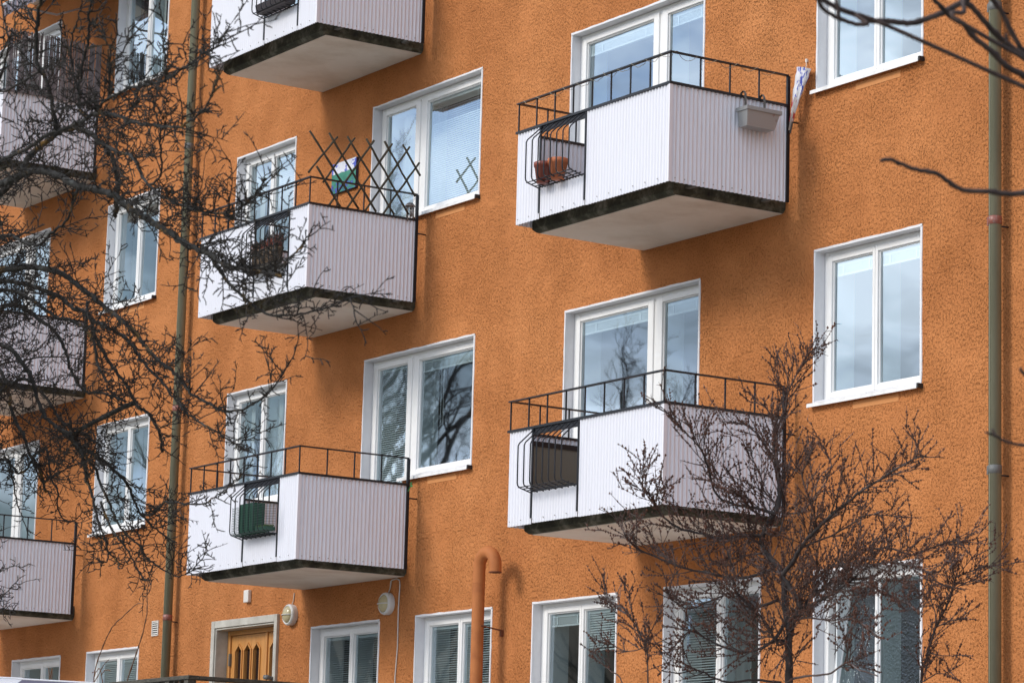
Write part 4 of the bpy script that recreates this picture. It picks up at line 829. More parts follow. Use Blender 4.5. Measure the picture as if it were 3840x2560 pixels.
pl = thing('planter_box', (11.63, -.53, 6.14), 'grey zinc planter box hooked on the side of the upper right balcony', 'planter')
m = MB(); y0, y1, x0, x1, zt_, zb_ = -.705, -.335, 11.585, 11.735, 6.325, 6.155; ins = .02
def taper(m, t, b, zt, zb):
    k = len(m.v); m.v += [(t[0], t[2], zt), (t[1], t[2], zt), (t[1], t[3], zt), (t[0], t[3], zt), (b[0], b[2], zb), (b[1], b[2], zb), (b[1], b[3], zb), (b[0], b[3], zb)]
    for q in ((4, 7, 6, 5), (0, 4, 5, 1), (1, 5, 6, 2), (2, 6, 7, 3), (3, 7, 4, 0)): m.face(tuple(k+i for i in q))
taper(m, (x0, x1, y0, y1), (x0+.012, x1-ins, y0+.012, y1-.055), zt_, zb_); taper(m, (x0+.006, x1-.006, y0+.006, y1-.006), (x0+.02, x1-ins-.01, y0+.02, y1-.065), zt_-.002, zb_+.006)
m.build('box', 'zinc', pl)
m = MB(); w = .008
for (a, b, c, d) in ((x0-w, x1+w, y0-w, y0), (x0-w, x1+w, y1, y1+w), (x0-w, x0, y0, y1), (x1, x1+w, y0, y1)): m.box(a, b, c, d, zt_-.028, zt_+.006)
m.build('rim', 'zinc', pl)
for y in (-.625, -.415):
    m = MB(); pts = [(11.60, y, 6.33), (11.60, y, 6.42), (11.595, y, 6.475), (11.572, y, 6.505), (11.54, y, 6.49), (11.525, y, 6.45)]
    for i in range(5): p, q = pts[i], pts[i+1]; m.quad((p[0], y-.012, p[2]), (p[0], y+.012, p[2]), (q[0], y+.012, q[2]), (q[0], y-.012, q[2])); m.quad((p[0]+.002, y+.012, p[2]), (p[0]+.002, y-.012, p[2]), (q[0]+.002, y-.012, q[2]), (q[0]+.002, y+.012, q[2]))
    m.build('strap_hook', 'galvanised', pl)

# folded parasol in printed cloth hung against the wall
um = thing('folded_parasol', (11.60, -.10, 6.33), 'folded parasol in white, blue and red printed cloth hung on the wall', 'parasol')
m = MB(); A0, A1 = Vector((11.598, -.115, 6.30)), Vector((11.735, -.085, 6.77)); d = (A1-A0); sx = Vector((.9, -.1, -.25)).normalized(); sy = Vector((0, 1, 0)); n = 18; k = 13; b = 0
for i in range(k):
    t = i/(k-1); c = A0+d*t; r = .020+.062*t**1.1; r *= 1+.08*math.sin(i*2.1)
    for j in range(n):
        a = 2*math.pi*j/n; rr = r*(1+.22*math.sin(j*2*math.pi*5/n+t*3)); p = c+sx*(rr*math.cos(a))+sy*(rr*.62*math.sin(a)); m.v.append(tuple(p))
for i in range(k-1):
    for j in range(n): a = i*n+j; q = i*n+(j+1) % n; m.face((a, q, q+n, a+n), True)
m.build('cloth', 'fabric_print', um)
for o in (-.018, 0, .016): m = MB(); m.tube([A0+sx*(o*.5)+Vector((0, -.02, -.08)), A0+d*.45+sx*(.03+o)+Vector((0, -.035, 0))], .0035, 5); m.build('rib', 'cable_white', um)
m = MB(); m.tube([A0+Vector((-.01, 0, -.10)), A1+Vector((0, 0, .01))], .009, 8); m.build('pole', 'galvanised', um)
m = MB(); m.tube([A1, (11.70, -.03, 6.80), (11.68, -.015, 6.85)], .003, 5); m.box(11.672, 11.69, -.02, 0, 6.845, 6.875); m.build('hook', 'white_plastic', um)

# string of lights wound round the handrail of the upper right balcony
m = MB(); p = []; zr = ZR+HF
n = 150
for i in range(n+1):
    t = i/n; a = t*2*math.pi*11; r = .026+.006*math.sin(i*1.7); p.append((9.20+2.35*t, -1.41+r*math.cos(a), zr-.004+.9*r*math.sin(a)-.012*abs(math.sin(t*17))))
m.tube(p, .0026, 4); p = []
for i in range(80):
    t = i/79; a = t*2*math.pi*5; r = .026; p.append((11.554+r*math.cos(a), -1.39+1.1*t, zr-.004+r*math.sin(a)-.03*abs(math.sin(t*9))*(1-t)))
m.tube(p, .0026, 4); tag(m.build('light_string', 'string_wire'), 'thin string of lights wound round the handrail of the upper right balcony', 'light string')

# trellis on the side of the trellis balcony
tr = thing('trellis', (5.31, -.8, 6.46), 'dark expanding wooden trellis rising above the balcony side rail', 'trellis')
LA = [([-1.462, 7.204], [-0.843, 6.463]), ([-1.231, 7.215], [-0.633, 6.464]), ([-1.014, 7.217], [-0.408, 6.463]), ([-0.784, 7.227], [-0.234, 6.495]), ([-0.56, 7.23], [-0.158, 6.697]), ([-0.338, 7.231], [-0.107, 6.928]), ([-1.361, 6.841], [-1.068, 6.456])]
LB = [([-1.12, 7.196], [-1.45, 6.766]), ([-0.911, 7.218], [-1.273, 6.685]), ([-0.68, 7.225], [-1.19, 6.456]), ([-0.455, 7.224], [-0.974, 6.462]), ([-0.237, 7.228], [-0.756, 6.461]), ([-0.117, 7.074], [-0.537, 6.463])]
for x, LL in ((5.318, LA), (5.303, LB)):
    for (a, b) in LL:
        m = MB(); p, q = Vector((x, a[0], a[1])), Vector((x, b[0], b[1])); pts = []
        for i in range(8): s = p.lerp(q, i/7); pts.append(s+Vector((rnd(-.002, .002), rnd(-.003, .003), rnd(-.003, .003))))
        m.tube(pts, [.0115*rnd(.85, 1.15) for _ in pts], 6); m.build('lath', 'dark_bark_wood', tr)

pa = thing('painting', (3.58, -.03, 7.078), 'small unframed canvas painting of clouds over a green field on the wall', 'painting')
m = MB(); m.quad((3.32, -.0362, 7.079), (3.845, -.0362, 7.079), (3.845, -.0362, 7.417), (3.32, -.0362, 7.417)); m.build('canvas', 'painted_canvas', pa)
m = MB(); m.box(3.32, 3.845, -.035, -.004, 7.078, 7.418); m.build('stretcher', 'canvas_edge', pa)

wc = thing('wind_chime', (5.30, -.2, 6.45), 'pewter wind chime hanging at the end of the trellis', 'wind chime')
m = MB(); m.tube([(5.31, -.15, 6.69), (5.305, -.19, 6.63)], .002, 4); m.tube([(5.31, -.15, 6.69), (5.30, -.23, 6.62)], .002, 4); m.build('cord', 'cable_white', wc)
m = MB(); m.lathe([(.001, .045), (.03, .038), (.05, .018), (.055, 0), (.001, .0)], (5.295, -.205, 6.585), 18); m.build('cap', 'pewter', wc)
for i in range(5):
    a = 2*math.pi*i/5; m = MB(); x, y = 5.295+.036*math.cos(a), -.205+.036*math.sin(a); m.tube([(x, y, 6.58), (x, y, 6.47-.012*i)], .008, 8); m.build('chime_tube', 'pewter', wc)

# wicker basket with dry heather
wb = thing('wicker_basket', (4.6, -1.48, 5.885), 'brown wicker basket of dry heather in the cage of the trellis balcony', 'basket')
bx0, bx1, by0, by1, bz0, bz1 = 4.30, 4.80, -1.555, -1.40, 5.885, 6.055
m = MB(); rows = 12
def rring(f, z, r):
    e = f*.018; pts = []
    cx, cy, ax, ay = (bx0+bx1)/2, (by0+by1)/2, (bx1-bx0)/2-.03+e, (by1-by0)/2-.012+e*.4
    for i in range(33):
        a = 2*math.pi*i/32; ca, sa = math.cos(a), math.sin(a); pts.append((cx+ax*math.copysign(abs(ca)**.4, ca)+.003*(-1)**i, cy+ay*math.copysign(abs(sa)**.4, sa)+.003*(-1)**i, z))
    m.tube(pts, r, 4, cap=False)
for i in range(rows): rring(i/rows, bz0+.008+(bz1-bz0)*i/rows, .0075)
rring(1.25, bz1+.004, .011); m.build('woven_body', 'wicker', wb)
m = MB()
for i in range(18): x = bx0+.05+(bx1-bx0-.1)*i/17; m.tube([(x, by0+.012, bz0), (x, by0+.002, bz1)], .0045, 4)
m.build('stakes', 'wicker', wb)
m = MB()
for i in range(420):
    x, y = rnd(bx0+.03, bx1-.03), rnd(by0+.02, by1-.02); h_ = rnd(.05, .15)*(1.15 if x > 4.62 else .8); lean = (rnd(-.06, .06), rnd(-.05, .05))
    m.tube([(x, y, bz1-.02), (x+lean[0]*.5, y+lean[1]*.5, bz1+h_*.6), (x+lean[0]*1.1, y+lean[1]*1.1, bz1+h_)], [.003, .0045, .0015], 3, cap=False)
tag(m.build('heather', 'dry_heather', wb), kind='stuff')
m = MB()
for i in range(120):
    x, y = rnd(bx0, bx0+.3), rnd(by0, by1-.03); h_ = rnd(.03, .11); m.tube([(x, y, bz1-.02), (x+rnd(-.05, .05), y+rnd(-.05, .03), bz1+h_)], [.003, .0015], 3, cap=False)
for i in range(14):
    x, y, z = rnd(bx0+.12, bx0+.3), rnd(by0+.01, by0+.08), bz1+rnd(.0, .06); m.lathe([(.001, -.012), (.013, -.004), (.013, .006), (.001, .014)], (x, y, z), 7)
tag(m.build('faded_flowers', 'dry_grass', wb), kind='stuff')
sl = thing('shelf_grate', (4.52, -1.48, 5.868), 'slatted grate under the wicker basket', 'grate')
for i in range(5): y = -1.56+i*.034; m = MB(); m.box(4.20, 4.85, y, y+.018, 5.868, 5.882); m.build('slat', 'weathered_wood', sl)

# green crate and wire guard
gc = thing('green_crate', (4.5, -1.47, 3.10), 'green plastic crate in the cage above the entrance door', 'crate')
for (a, b, c, d, e, f, nm) in ((4.30, 4.62, -1.548, -1.540, 3.10, 3.40, 'side'), (4.30, 4.62, -1.43, -1.422, 3.10, 3.40, 'side'), (4.296, 4.304, -1.54, -1.43, 3.10, 3.40, 'end'), (4.616, 4.624, -1.54, -1.43, 3.10, 3.40, 'end'), (4.304, 4.616, -1.54, -1.43, 3.10, 3.108, 'bottom')):
    m = MB(); m.box(a, b, c, d, e, f); m.build('crate_'+nm, 'green_plastic', gc)
for i in range(6): x = 4.32+i*.055; m = MB(); m.box(x, x+.012, -1.554, -1.548, 3.105, 3.40); m.build('crate_rib', 'green_plastic', gc)
m = MB(); m.box(4.64, 4.86, -1.54, -1.425, 3.10, 3.135); m.build('tray', 'green_plastic', gc)
m = MB()
for i in range(160): m.lathe([(.001, 0), (rnd(.006, .014), .006), (.001, .014)], (rnd(4.64, 4.86), rnd(-1.545, -1.44), 3.135+rnd(-.004, .012)), 5)
tag(m.build('moss', 'moss_green', gc), kind='stuff')
wg = thing('wire_guard', (4.6, -1.59, 3.075), 'green wire mesh guard wrapped round the cage above the entrance door', 'wire mesh')
m = MB(); z0, z1 = 3.075, 3.36; P = [(4.22, -1.47), (4.235, -1.592), (4.90, -1.592), (4.99, -1.50)]
seg = []; 
for i in range(3):
    a, b = Vector(P[i]), Vector(P[i+1]); kk = max(2, int((b-a).length/.026))
    seg += [a.lerp(b, j/kk) for j in range(kk)]
seg.append(Vector(P[-1]))
for i, s in enumerate(seg): m.tube([(s.x, s.y, z0), (s.x+(.012 if i > len(seg)-5 else -.004), s.y, z1+rnd(0, .012))], .0017, 3, cap=False)
for j in range(12): z = z0+(z1-z0)*j/11; m.tube([(s.x, s.y, z) for s in seg], .0017, 3, cap=False)
for j in range(26): x = 4.24+j*.026; m.tube([(x, -1.592, z0), (x, -1.43, z0-.004)], .0017, 3, cap=False)
m.build('mesh', 'green_wire', wg)
m = MB()
for i in range(9):
    a = rnd(0, 6.28); p = Vector((5.315, -.10, 3.645)); q = p+Vector((.05*math.cos(a), .02*math.sin(a)-.02, .05*math.sin(a)-.02)); m.quad(p, p+Vector((0, .012, .006)), q+Vector((0, .02, .01)), q)
tag(m.build('ribbon', 'green_ribbon'), 'scrap of green ribbon tied to the balcony post below the wide window', 'ribbon')
# top balcony cage: dark trays and a pale tub
bn = thing('plant_tray', (4.5, -1.48, 8.69), 'dark tray in the cage of the top balcony', 'tray'); z = ZT+2*HF-.58
m = MB(); taper(m, (4.20, 4.86, -1.56, -1.42), (4.22, 4.84, -1.55, -1.43), z+.10, z); m.build('tray', 'crate_dark', bn)
m = MB(); m.box(4.22, 4.84, -1.55, -1.43, z+.085, z+.092); m.build('soil', 'hole_dark', bn)
for x, w in ((4.47, .09), (4.68, .12)):
    tb = thing('tub', (x, -1.49, z+.10), 'pale grey tub standing in the tray, %s one' % ('narrower' if w < .1 else 'wider'), 'tub'); m = MB(); m.lathe([(.001, 0), (w*.75, 0), (w, .2), (w*.94, .2), (w*.7, .02)], (x, -1.47, z+.095), 20); m.build('bowl', 'bin_grey', tb)
# glazed screen inside the lower right balcony
gs = thing('glazed_screen', (9.25, -.8, 2.95), 'dark framed glass screen inside the lower right balcony', 'screen')
m = MB(); y0, y1, z0, z1 = -1.30, -.30, 3.02, 3.58
for (a, b, c, d) in ((y0, y1, z1-.045, z1), (y0, y1, z0, z0+.045), (y0, y0+.04, z0, z1), (y1-.04, y1, z0, z1)): m.box(9.245, 9.275, a, b, c, d)
m.build('frame', 'black_metal', gs); m = MB(); m.quad((9.262, y0+.03, z0+.03), (9.262, y1-.03, z0+.03), (9.262, y1-.03, z1-.03), (9.262, y0+.03, z1-.03)); m.build('pane', 'fogged_panel', gs)

# reed screen on the top left balcony
rs = thing('reed_screen', (FX[1]+.03, -.76, ZT+2*HF-.01), 'weathered reed screen standing above the balcony side panel', 'reed screen')
reed = []
for w in (.008, .0105, .013):
    m = MB(); m.tube([(0, 0, 0), (rnd(-.002, .002), 0, .3), (0, rnd(-.003, .003), .79)], [w, w*.95, w*.8], 6); me = bpy.data.meshes.new('reed'); me.from_pydata(m.v, [], m.f); me.materials.append(M['reed']); reed.append(me)
y = -1.40
while y < -.12:
    i = random.choice((0, 1, 1, 2, 2)); w = (.008, .0105, .013)[i]; y += w*.9
    if random.random() < .95:
        o = place(reed[i], 'reed', (FX[1]+.035+rnd(-.003, .003), y, ZT+2*HF-.012+rnd(-.01, .0)), rs); o.scale = (1, 1, 1+rnd(-.02, .03)); o.rotation_euler = (rnd(-.012, .012), 0, rnd(0, 6))
    y += w*.9+rnd(.0, .003)
for z in (.10, .36, .66): m = MB(); m.tube([(FX[1]+.05, -1.40, ZT+2*HF+z), (FX[1]+.05, -.12, ZT+2*HF+z)], .0022, 4); m.build('binding_wire', 'black_metal', rs)

# awning below the balcony above
aw = thing('awning', (-2.6, -1.2, 10.35), 'grey striped fabric awning with scalloped edge at the top left corner', 'awning')
ax0, ax1, ay, az = -3.19, -1.9, -1.2, 10.52
m = MB(); m.tube([(ax0-.03, ay, az), (ax1+.03, ay, az)], .028, 12); m.build('front_bar', 'awning_bar', aw)
m = MB(); n = 60
for i in range(n+1):
    x = ax0+(ax1-ax0)*i/n; yy = ay-.012+.012*math.sin(x*11); m.v += [(x, ay-.02, az+.01), (x, yy, az-.15-.028*abs(math.sin(x*math.pi/.17)))]
for i in range(n): m.face((2*i, 2*i+1, 2*i+3, 2*i+2), True)
m.build('valance', 'grey_awning_cloth', aw)
m = MB(); m.quad((ax0, ay, az+.028), (ax1, ay, az+.028), (ax1, -.03, az+.5), (ax0, -.03, az+.5)); o = m.build('roof_cloth', 'grey_awning_cloth', aw); o.modifiers.new('s', 'SOLIDIFY').thickness = .004
for x in (ax0+.05, ax1-.05): m = MB(); m.tube([(x, ay, az), (x, -.5, az-.02), (x, 0, az+.2)], .014, 6); m.build('arm', 'awning_bar', aw)

# porch with dark wooden railing in front of the entrance
po = thing('porch_railing', (2.2, -2.2, .4), 'dark weathered wooden porch railing along the lower edge', 'railing')
m = MB(); m.box(-.4, 4.70, -2.26, -2.14, 1.545, 1.585); bevel(m.build('top_rail', 'weathered_wood', po), .006)
m = MB(); m.box(4.58, 4.70, -2.139, -.02, 1.543, 1.583); bevel(m.build('top_rail', 'weathered_wood', po), .006)
pm = MB(); pm.box(-.045, .045, -.045, .045, 0, 1.144); me = bpy.data.meshes.new('post'); me.from_pydata(pm.v, [], pm.f); me.materials.append(M['weathered_wood'])
for x in (-.3, .9, 2.1, 3.3, 4.2, 4.62): place(me, 'post', (x, -2.2, .40), po)
for y in (-1.1, -.1): place(me, 'post', (4.62, y, .40), po)
pm = MB(); pm.box(-.02, .02, -.02, .02, 0, 1.144); me2 = bpy.data.meshes.new('picket'); me2.from_pydata(pm.v, [], pm.f); me2.materials.append(M['weathered_wood'])
for i in range(40):
    x = -.25+i*.12
    if x < 4.55: place(me2, 'picket', (x, -2.2, .40), po)
pd = thing('porch_deck', (2.1, -1.1, GZ), 'wooden porch deck before the entrance door', 'deck')
for i in range(17): y = -2.3+i*.134; m = MB(); m.box(-.5, 4.75, y, y+.128, .355, .395); m.build('plank', 'weathered_wood', pd)
for x in (-.4, 2.1, 4.6):
    for y in (-2.2, -.2): m = MB(); m.box(x-.06, x+.06, y-.06, y+.06, GZ, .354); m.build('leg', 'weathered_wood', pd)
# canopy of a garden swing at the lower left corner
cn = thing('swing_canopy', (2.6, -3.0, GZ), 'pale grey canvas canopy of a garden swing at the lower left corner', 'canopy')
top = [(.6, 1.70), (1.79, 1.633), (2.33, 1.60), (2.36, 1.592), (3.0, 1.55), (3.94, 1.489), (4.5, 1.44)]
m = MB(); n = len(top)
for x, z in top: m.v += [(x, -3.0, z), (x, -3.16, z-.12), (x, -3.18, z-.30), (x-.0, -2.2, z-.04)]
for i in range(n-1):
    a = 4*i; b = a+4; m.cur = 0 if i < 3 else 1
    m.face((a, a+1, b+1, b), True); m.face((a+1, a+2, b+2, b+1), True); m.cur = 0; m.face((a+3, a, b, b+3), True)
m.build('canvas', ['tarpaulin', 'dark_tarpaulin'], cn)
m = MB(); m.tube([(x, -3.0, z+.004) for x, z in top], .012, 6); m.build('piping', 'tarpaulin', cn)
for x in (.7, 2.35, 4.4): m = MB(); m.tube([(x, -2.9, GZ), (x, -3.0, 1.42)], .02, 8); m.build('leg', 'black_metal', cn)

# ------------------------------------------------------------------ trees
def smooth(pts, k=4, jit=.0):
    P = [Vector(p) for p in pts]; outp = []
    for i in range(len(P)-1):
        p0, p1, p2, p3 = P[max(i-1, 0)], P[i], P[i+1], P[min(i+2, len(P)-1)]
        for j in range(k):
            t = j/k; t2, t3 = t*t, t*t*t
            q = .5*((2*p1)+(p2-p0)*t+(2*p0-5*p1+4*p2-p3)*t2+(3*p1-p0-3*p2+p3)*t3)
            if jit and (i or j): q = q+Vector((rnd(-jit, jit), rnd(-jit, jit), rnd(-jit, jit)))
            outp.append(q)
    outp.append(P[-1]); return outp
def rvec(): 
    while True:
        v = Vector((rnd(-1, 1), rnd(-1, 1), rnd(-1, 1)))
        if .05 < v.length < 1: return v.normalized()
def shoot(p, d, Lh, n, kink, lift=0.0):
    """a crooked twig: list of points"""
    pts = [p.copy()]; d = d.normalized(); s = Lh/n
    for i in range(n):
        d = (d+rvec()*kink+Vector((0, 0, lift))).normalized(); p = p+d*s; pts.append(p)
    return pts
def along(path, step):
    """points, tangents and fraction at uneven steps along a path"""
    tot = sum((path[i+1]-path[i]).length for i in range(len(path)-1)); s = step*rnd(.2, 1); acc = 0
    for i in range(len(path)-1):
        e = path[i+1]-path[i]; l = e.length
        while l > 1e-6 and s <= acc+l:
            yield path[i]+e*((s-acc)/l), e.normalized(), s/tot; s += step*rnd(.55, 1.45)
        acc += l
def side(t, spread, up=0.0):
    v = rvec(); v = v-t*v.dot(t); v = v.normalized() if v.length > 1e-3 else t.orthogonal()
    return (t*math.cos(spread)+v*math.sin(spread)+Vector((0, 0, up))).normalized()

# --- lichen covered apple tree at the left
random.seed(5); TB = (13.45, -9.25, GZ); KS = .72
apple = thing('apple_tree', TB, 'bare apple tree with lichen covered boughs and crooked twigs at the left', 'tree')
bx, by = TB[0], TB[1]; TR = smooth([(bx, by, GZ-.1), (bx+.08, by-.05, -.6), (bx-.1, by-.1, .8), (bx+.1, by-.2, 1.9), (bx+.25, by-.45, 3.2), (bx+.35, by-.6, 4.3)], 5, .01)
m = MB(); m.tube(TR, [.15-.09*i/(len(TR)-1) for i in range(len(TR))], 14); m.build('trunk', 'apple_bark', apple)
tw = MB()
def apple_side(p, t, Lh, r, lvl):
    Lh *= KS; r *= KS*.86
    d = side(t, rnd(.6, 1.25), .22); path = shoot(p, d, Lh, max(3, int(Lh/.045)), .26, rnd(-.07, .04))
    n = len(path); tw.tube(path, [r*(1-.55*i/(n-1)) for i in range(n)], 5 if r > .006 else 4)
    for q, u, f in along(path, .042):
        if random.random() < .86: spur(q, u, rnd(.025, .085))
    if lvl:
        for q, u, f in along(path, .11):
            if f > .12: apple_side(q, u, rnd(.10, .34)*(1-.3*f), rnd(.0042, .0056), lvl-1 if random.random() < .35 else 0)
def spur(p, t, Lh):
    Lh *= KS
    d = side(t, rnd(.7, 1.4), .15); path = shoot(p, d, Lh, 2 if Lh < .036 else 3, .38, .05); n = len(path)
    rr = [.0031, .0028, .0029, .0032][:n-1]+[.0020]
    tw.tube(path, rr, 4)
    if Lh > .036 and random.random() < .7:
        q = path[-2]; tw.tube(shoot(q, side(t, 1.0, .1), Lh*.5, 2, .3), [.003, .0027, .0022], 4)
for pts, r0, r1, fl in APPLE:
    P = [Vector(p) for p in pts]
    if fl:
        q = P[0]; tz = min(max(q.z-.4, .6), 4.2); best = min(TR, key=lambda v: abs(v.z-tz)); mid = best.lerp(q, .5)+Vector((0, 0, .12)); P = [best, mid]+P
    P = smooth(P, 5, .005+.10*r1); n = len(P)
    r0_ = r0; r0 *= .52 if r0 > .02 else .82; r1 = min(r1, .016); rad = [(r0+(r1-r0)*(i/(n-1))**.75)*(1+rnd(-.06, .12)) for i in range(n)]; r0 = r0_
    m = MB(); m.tube(P, rad, 10 if r0 > .014 else 7); m.build('limb', 'apple_bark' if r0 > .009 else 'apple_twig', apple)
    big_ = r0 > .013
    fr = .0
    for q, u, f in along(P, .043 if big_ else .065):
        if (fl and f < .08) or random.random() < (.5 if q.z > 4.0 else .2): continue
        apple_side(q, u, rnd(.14, .60 if big_ else .28)*(1-.35*f), rnd(.0045, .0072), 1 if (big_ or random.random() < .4) else 0)
    if big_:                              # the crowded inner crown: longer, drooping side boughs
        for q, u, f in along(P, .10):
            ux = q.x+1.55*(q.y+5)
            if 5.2 < ux < 7.9 and random.random() < (1.0 if ux < 7.1 else .5)*(.2 if q.z > 4.0 else 1):
                d = side(u, rnd(.5, 1.2), rnd(-.5, .25)); path = shoot(q, d, rnd(.5, 1.05), 14, .16, -.02); nn = len(path); r_0 = rnd(.005, .0105)
                tw.tube(path, [r_0*(1-.6*i/(nn-1)) for i in range(nn)], 6)
                for q2, u2, f2 in along(path, .075): apple_side(q2, u2, rnd(.12, .45)*(1-.3*f2), rnd(.0045, .0065), 1 if random.random() < .6 else 0)
                for q2, u2, f2 in along(path, .05): spur(q2, u2, rnd(.03, .08))
    for q, u, f in along(P, .045):
        if not (fl and f < .08) and random.random() < (.6 if q.z > 4.0 else .9): spur(q, u, rnd(.03, .09))
tag(tw.build('twigs', 'apple_twig', apple, origin=TB), kind='stuff')

# --- thorny bush in front of the right-hand ground floor windows
random.seed(8)
buck = thing('thorn_bush', (13.6, -4.5, GZ), 'bare thorny bush with brown buds in front of the right ground floor windows', 'bush')
tw = MB(); bd = MB()
def bud(p, r):
    b = len(bd.v); a = rnd(0, 3); c_, s_ = math.cos(a)*r, math.sin(a)*r
    bd.v += [(p.x, p.y, p.z-r*1.2), (p.x+c_, p.y+s_, p.z), (p.x-s_, p.y+c_, p.z+r*.2), (p.x-c_, p.y-s_, p.z), (p.x+s_, p.y-c_, p.z-r*.1), (p.x, p.y, p.z+r*1.3)]
    for q in ((0, 2, 1), (0, 3, 2), (0, 4, 3), (0, 1, 4), (5, 1, 2), (5, 2, 3), (5, 3, 4), (5, 4, 1)): bd.face(tuple(b+i for i in q))
def thorny(p, t, Lh, r, lvl, outward):
    d = side(t, rnd(.4, .9), .28); path = shoot(p, d, Lh, max(3, int(Lh/.06)), .075, .03); n = len(path)
    tw.tube(path, [r*(1-.6*i/(n-1)) for i in range(n)], 4)
    for q, u, f in along(path, .021):
        if f > .4 and random.random() < .8: bud(q+rvec()*.004, rnd(.0050, .0095))
    for q, u, f in along(path, .06):
        if random.random() < .7: tw.tube([q, q+side(u, rnd(.7, 1.2))*rnd(.02, .055)], [.0028, .0008], 3, cap=False)
    if lvl:
        for q, u, f in along(path, .10):
            if f > .1: thorny(q, u, rnd(.07, .24)*(1-.4*f), rnd(.0028, .004), lvl-1 if random.random() < .5 else 0, outward)
for pts, r0, r1, fl in BUCK:
    P = [Vector(p) for p in pts]
    if fl: b = P[0]; P = [Vector((b.x+rnd(-.05, .05), b.y, GZ-.05)), Vector((b.x, b.y, GZ+.5*(b.z-GZ)))]+P if b.z > GZ+.4 else P
    r0 *= .6 if r0 > .06 else .5; r1 *= .75
    P = smooth(P, 5, .003); n = len(P); rad = [(r0+(r1-r0)*(i/(n-1))**.45)*(1+rnd(-.05, .08)) for i in range(n)]
    m = MB(); m.tube(P, rad, 9 if r0 > .02 else 6); m.build('stem', 'buckthorn_bark' if r0 > .012 else 'buckthorn_twig', buck)
    for q, u, f in along(P, .036 if r0 > .007 else .066):
        if q.z > .9 and (f > .12 or not fl): thorny(q, u, (rnd(.14, .50) if r0 > .009 else rnd(.07, .26))*(1-.5*f), rnd(.0026, .0042), 2 if r0 > .007 else 1, None)
    for q, u, f in along(P, .03):
        if q.z > .9 and f > .6 and r1 < .0065: bud(q+rvec()*.007, rnd(.006, .0105))
tag(tw.build('twigs', 'buckthorn_twig', buck, origin=(13.6, -4.5, GZ)), kind='stuff')
tag(bd.build('buds', 'brown_bud', buck, origin=(13.6, -4.5, GZ)), kind='stuff')

# --- tree near the camera whose twigs hang into the right edge
near = thing('roadside_tree', (26.8, -10.3, GZ), 'out of focus dark twigs of a near tree at the right edge', 'tree')
TRN = smooth([(26.8, -10.3, GZ-.1), (26.78, -10.32, 0), (26.8, -10.3, 1.5), (26.78, -10.3, 3.0), (26.7, -10.35, 4.5)], 4, .01)
m = MB(); m.tube(TRN, [.11-.07*i/(len(TRN)-1) for i in range(len(TRN))], 12); m.build('trunk', 'near_bark', near)
for pts, r0, r1 in NEAR:
    P = [Vector(p) for p in pts]
    if r0 >= .009 and (P[0]-P[-1]).length > .12 and P[0].x > 25.5:
        best = min(TRN, key=lambda v: abs(v.z-(P[0].z-.3))); P = [best, best.lerp(P[0], .5)]+P
    P = smooth(P, 5, .0012); n = len(P); m = MB(); rad = [.78*(r0+(r1-r0)*i/(n-1)) for i in range(n)]
    for i in range(6, n-2, 9): rad[i] *= 1.22
    rad[-1] *= .8; m.tube(P, rad, 8); m.build('branch', 'near_bark', near)

# --- slender shoots rising in front of the wall, lower left
shr = thing('young_shrub', (1.0, -1.6, GZ), 'two slender brown shoots rising in front of the wall at the lower left', 'shrub')
for pts, r0, r1, fl in SHOOT:
    P = [Vector(p) for p in pts]
    if fl: P = [Vector((P[0].x-.2, P[0].y, GZ))]+P
    P = smooth(P, 5, .003); n = len(P); m = MB(); rad = [r0+(r1-r0)*i/(n-1) for i in range(n)]
    for i in range(4, n, 4): rad[i] *= 1.5
    m.tube(P, rad, 6)
    for i in range(6, n-1, 4): d = side((P[i+1]-P[i]).normalized(), .6, .1); m.tube([P[i], P[i]+d*.03], [.004, .001], 4)
    m.build('stem', 'shoot_bark', shr)

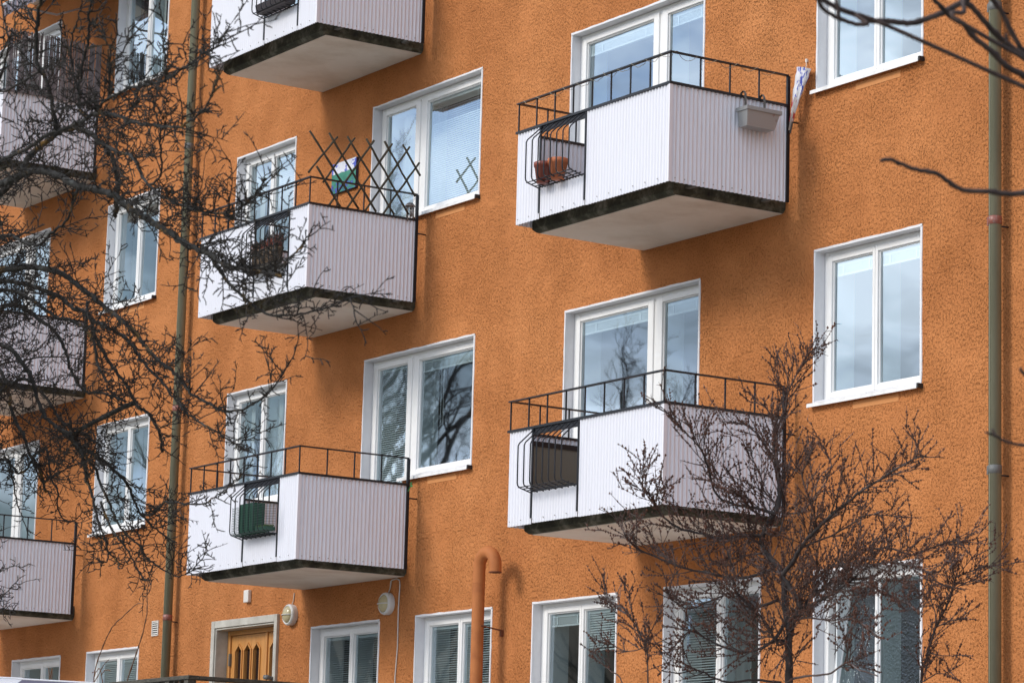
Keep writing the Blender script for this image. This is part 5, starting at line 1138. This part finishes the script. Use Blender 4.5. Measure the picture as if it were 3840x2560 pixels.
# --- trees across the yard, seen as reflections in the panes, and added houses
random.seed(21)
def bare_tree(name, o, H, label, seed):
    random.seed(seed); T = thing(name, o, label, 'tree', 'trees across the yard'); tk = MB(); cr_ = MB()
    trunk = shoot(Vector((o[0], o[1], o[2]-.1)), Vector((0, 0, 1)), H*.9, 12, .10, .1); n = len(trunk)
    tk.tube(trunk, [H*.022*(1-.85*i/(n-1)) for i in range(n)], 10)
    def br(p, t, Lh, r, lvl):
        path = shoot(p, side(t, rnd(.5, .95), .25), Lh, 6, .22, .06); n = len(path); (tk if lvl > 2 else cr_).tube(path, [r*(1-.7*i/(n-1)) for i in range(n)], 5 if lvl > 1 else 3, cap=False)
        if lvl:
            for q, u, f in along(path, Lh/6.5):
                if f > .15: br(q, u, Lh*rnd(.32, .55), max(r*.5*(1-.5*f), .006), lvl-1)
    for q, u, f in along(trunk, H*.05):
        if f > .22: br(q, u, H*.36*(1.1-.8*f), H*.009*(1.2-f), 3)
    tk.build('trunk', 'apple_bark', T); tag(cr_.build('crown', 'apple_twig', T), kind='stuff'); return T
t0 = bare_tree('yard_tree', (-20.5, -15.6, GZ), 16.5, 'tall bare tree across the yard, mirrored in the dark panes', 3)
def copy_tree(src, o, s, rz, label):
    c = src.copy(); COL.objects.link(c); c.location = o; c.scale = (s, s, s); c.rotation_euler = (0, 0, rz); c['label'] = label
    for ch in src.children: k = ch.copy(); COL.objects.link(k); k.parent = c
copy_tree(t0, (-15.2, -18.0, GZ), .76, 2.1, 'smaller bare tree across the yard, mirrored in the wide balcony window')
copy_tree(t0, (-26.0, -17.0, GZ), 1.0, 4.0, 'bare tree farther along the yard behind the tall one')
copy_tree(t0, (-24.0, -12.5, GZ), .85, 5.2, 'bare tree nearest the facade across the yard')
copy_tree(t0, (-31.0, -22.0, GZ), 1.1, 1.0, 'farthest bare tree across the yard')
def added_far_house(o, w, d, h, label):  # unseen house put in to block low sky from the reflections
    Hh = thing('added_far_house', o, label, 'building', 'houses added to darken pane reflections'); x, y, z = o
    m = MB(); m.box(x-w/2, x+w/2, y-d/2, y+d/2, z, z+h); m.build('wall', 'far_plaster', Hh)
    m = MB(); k = 0; e = .4; m.v += [(x-w/2-e, y-d/2-e, z+h), (x+w/2+e, y-d/2-e, z+h), (x+w/2+e, y+d/2+e, z+h), (x-w/2-e, y+d/2+e, z+h), (x-w/2, y, z+h+2.2), (x+w/2, y, z+h+2.2)]
    for q in ((0, 1, 5, 4), (2, 3, 4, 5), (1, 2, 5), (3, 0, 4), (3, 2, 1, 0)): m.face(q)
    m.build('roof', 'far_roof', Hh)
    for i in range(int(w/3)):
        for j in range(int(h/2.8)):
            xx = x-w/2+1.5+i*3; zz = z+1.2+j*2.8; m = MB(); m.box(xx-.6, xx+.6, y+d/2, y+d/2+.03, zz, zz+1.3); m.build('window', 'far_window', Hh)
added_far_house((-66, -37, GZ), 34, 10, 11.5, 'added plastered house behind the trees, darkening low pane reflections')
added_far_house((-27, -46, GZ), 40, 10, 11.0, 'long added house nearer the camera side, darkening low pane reflections')
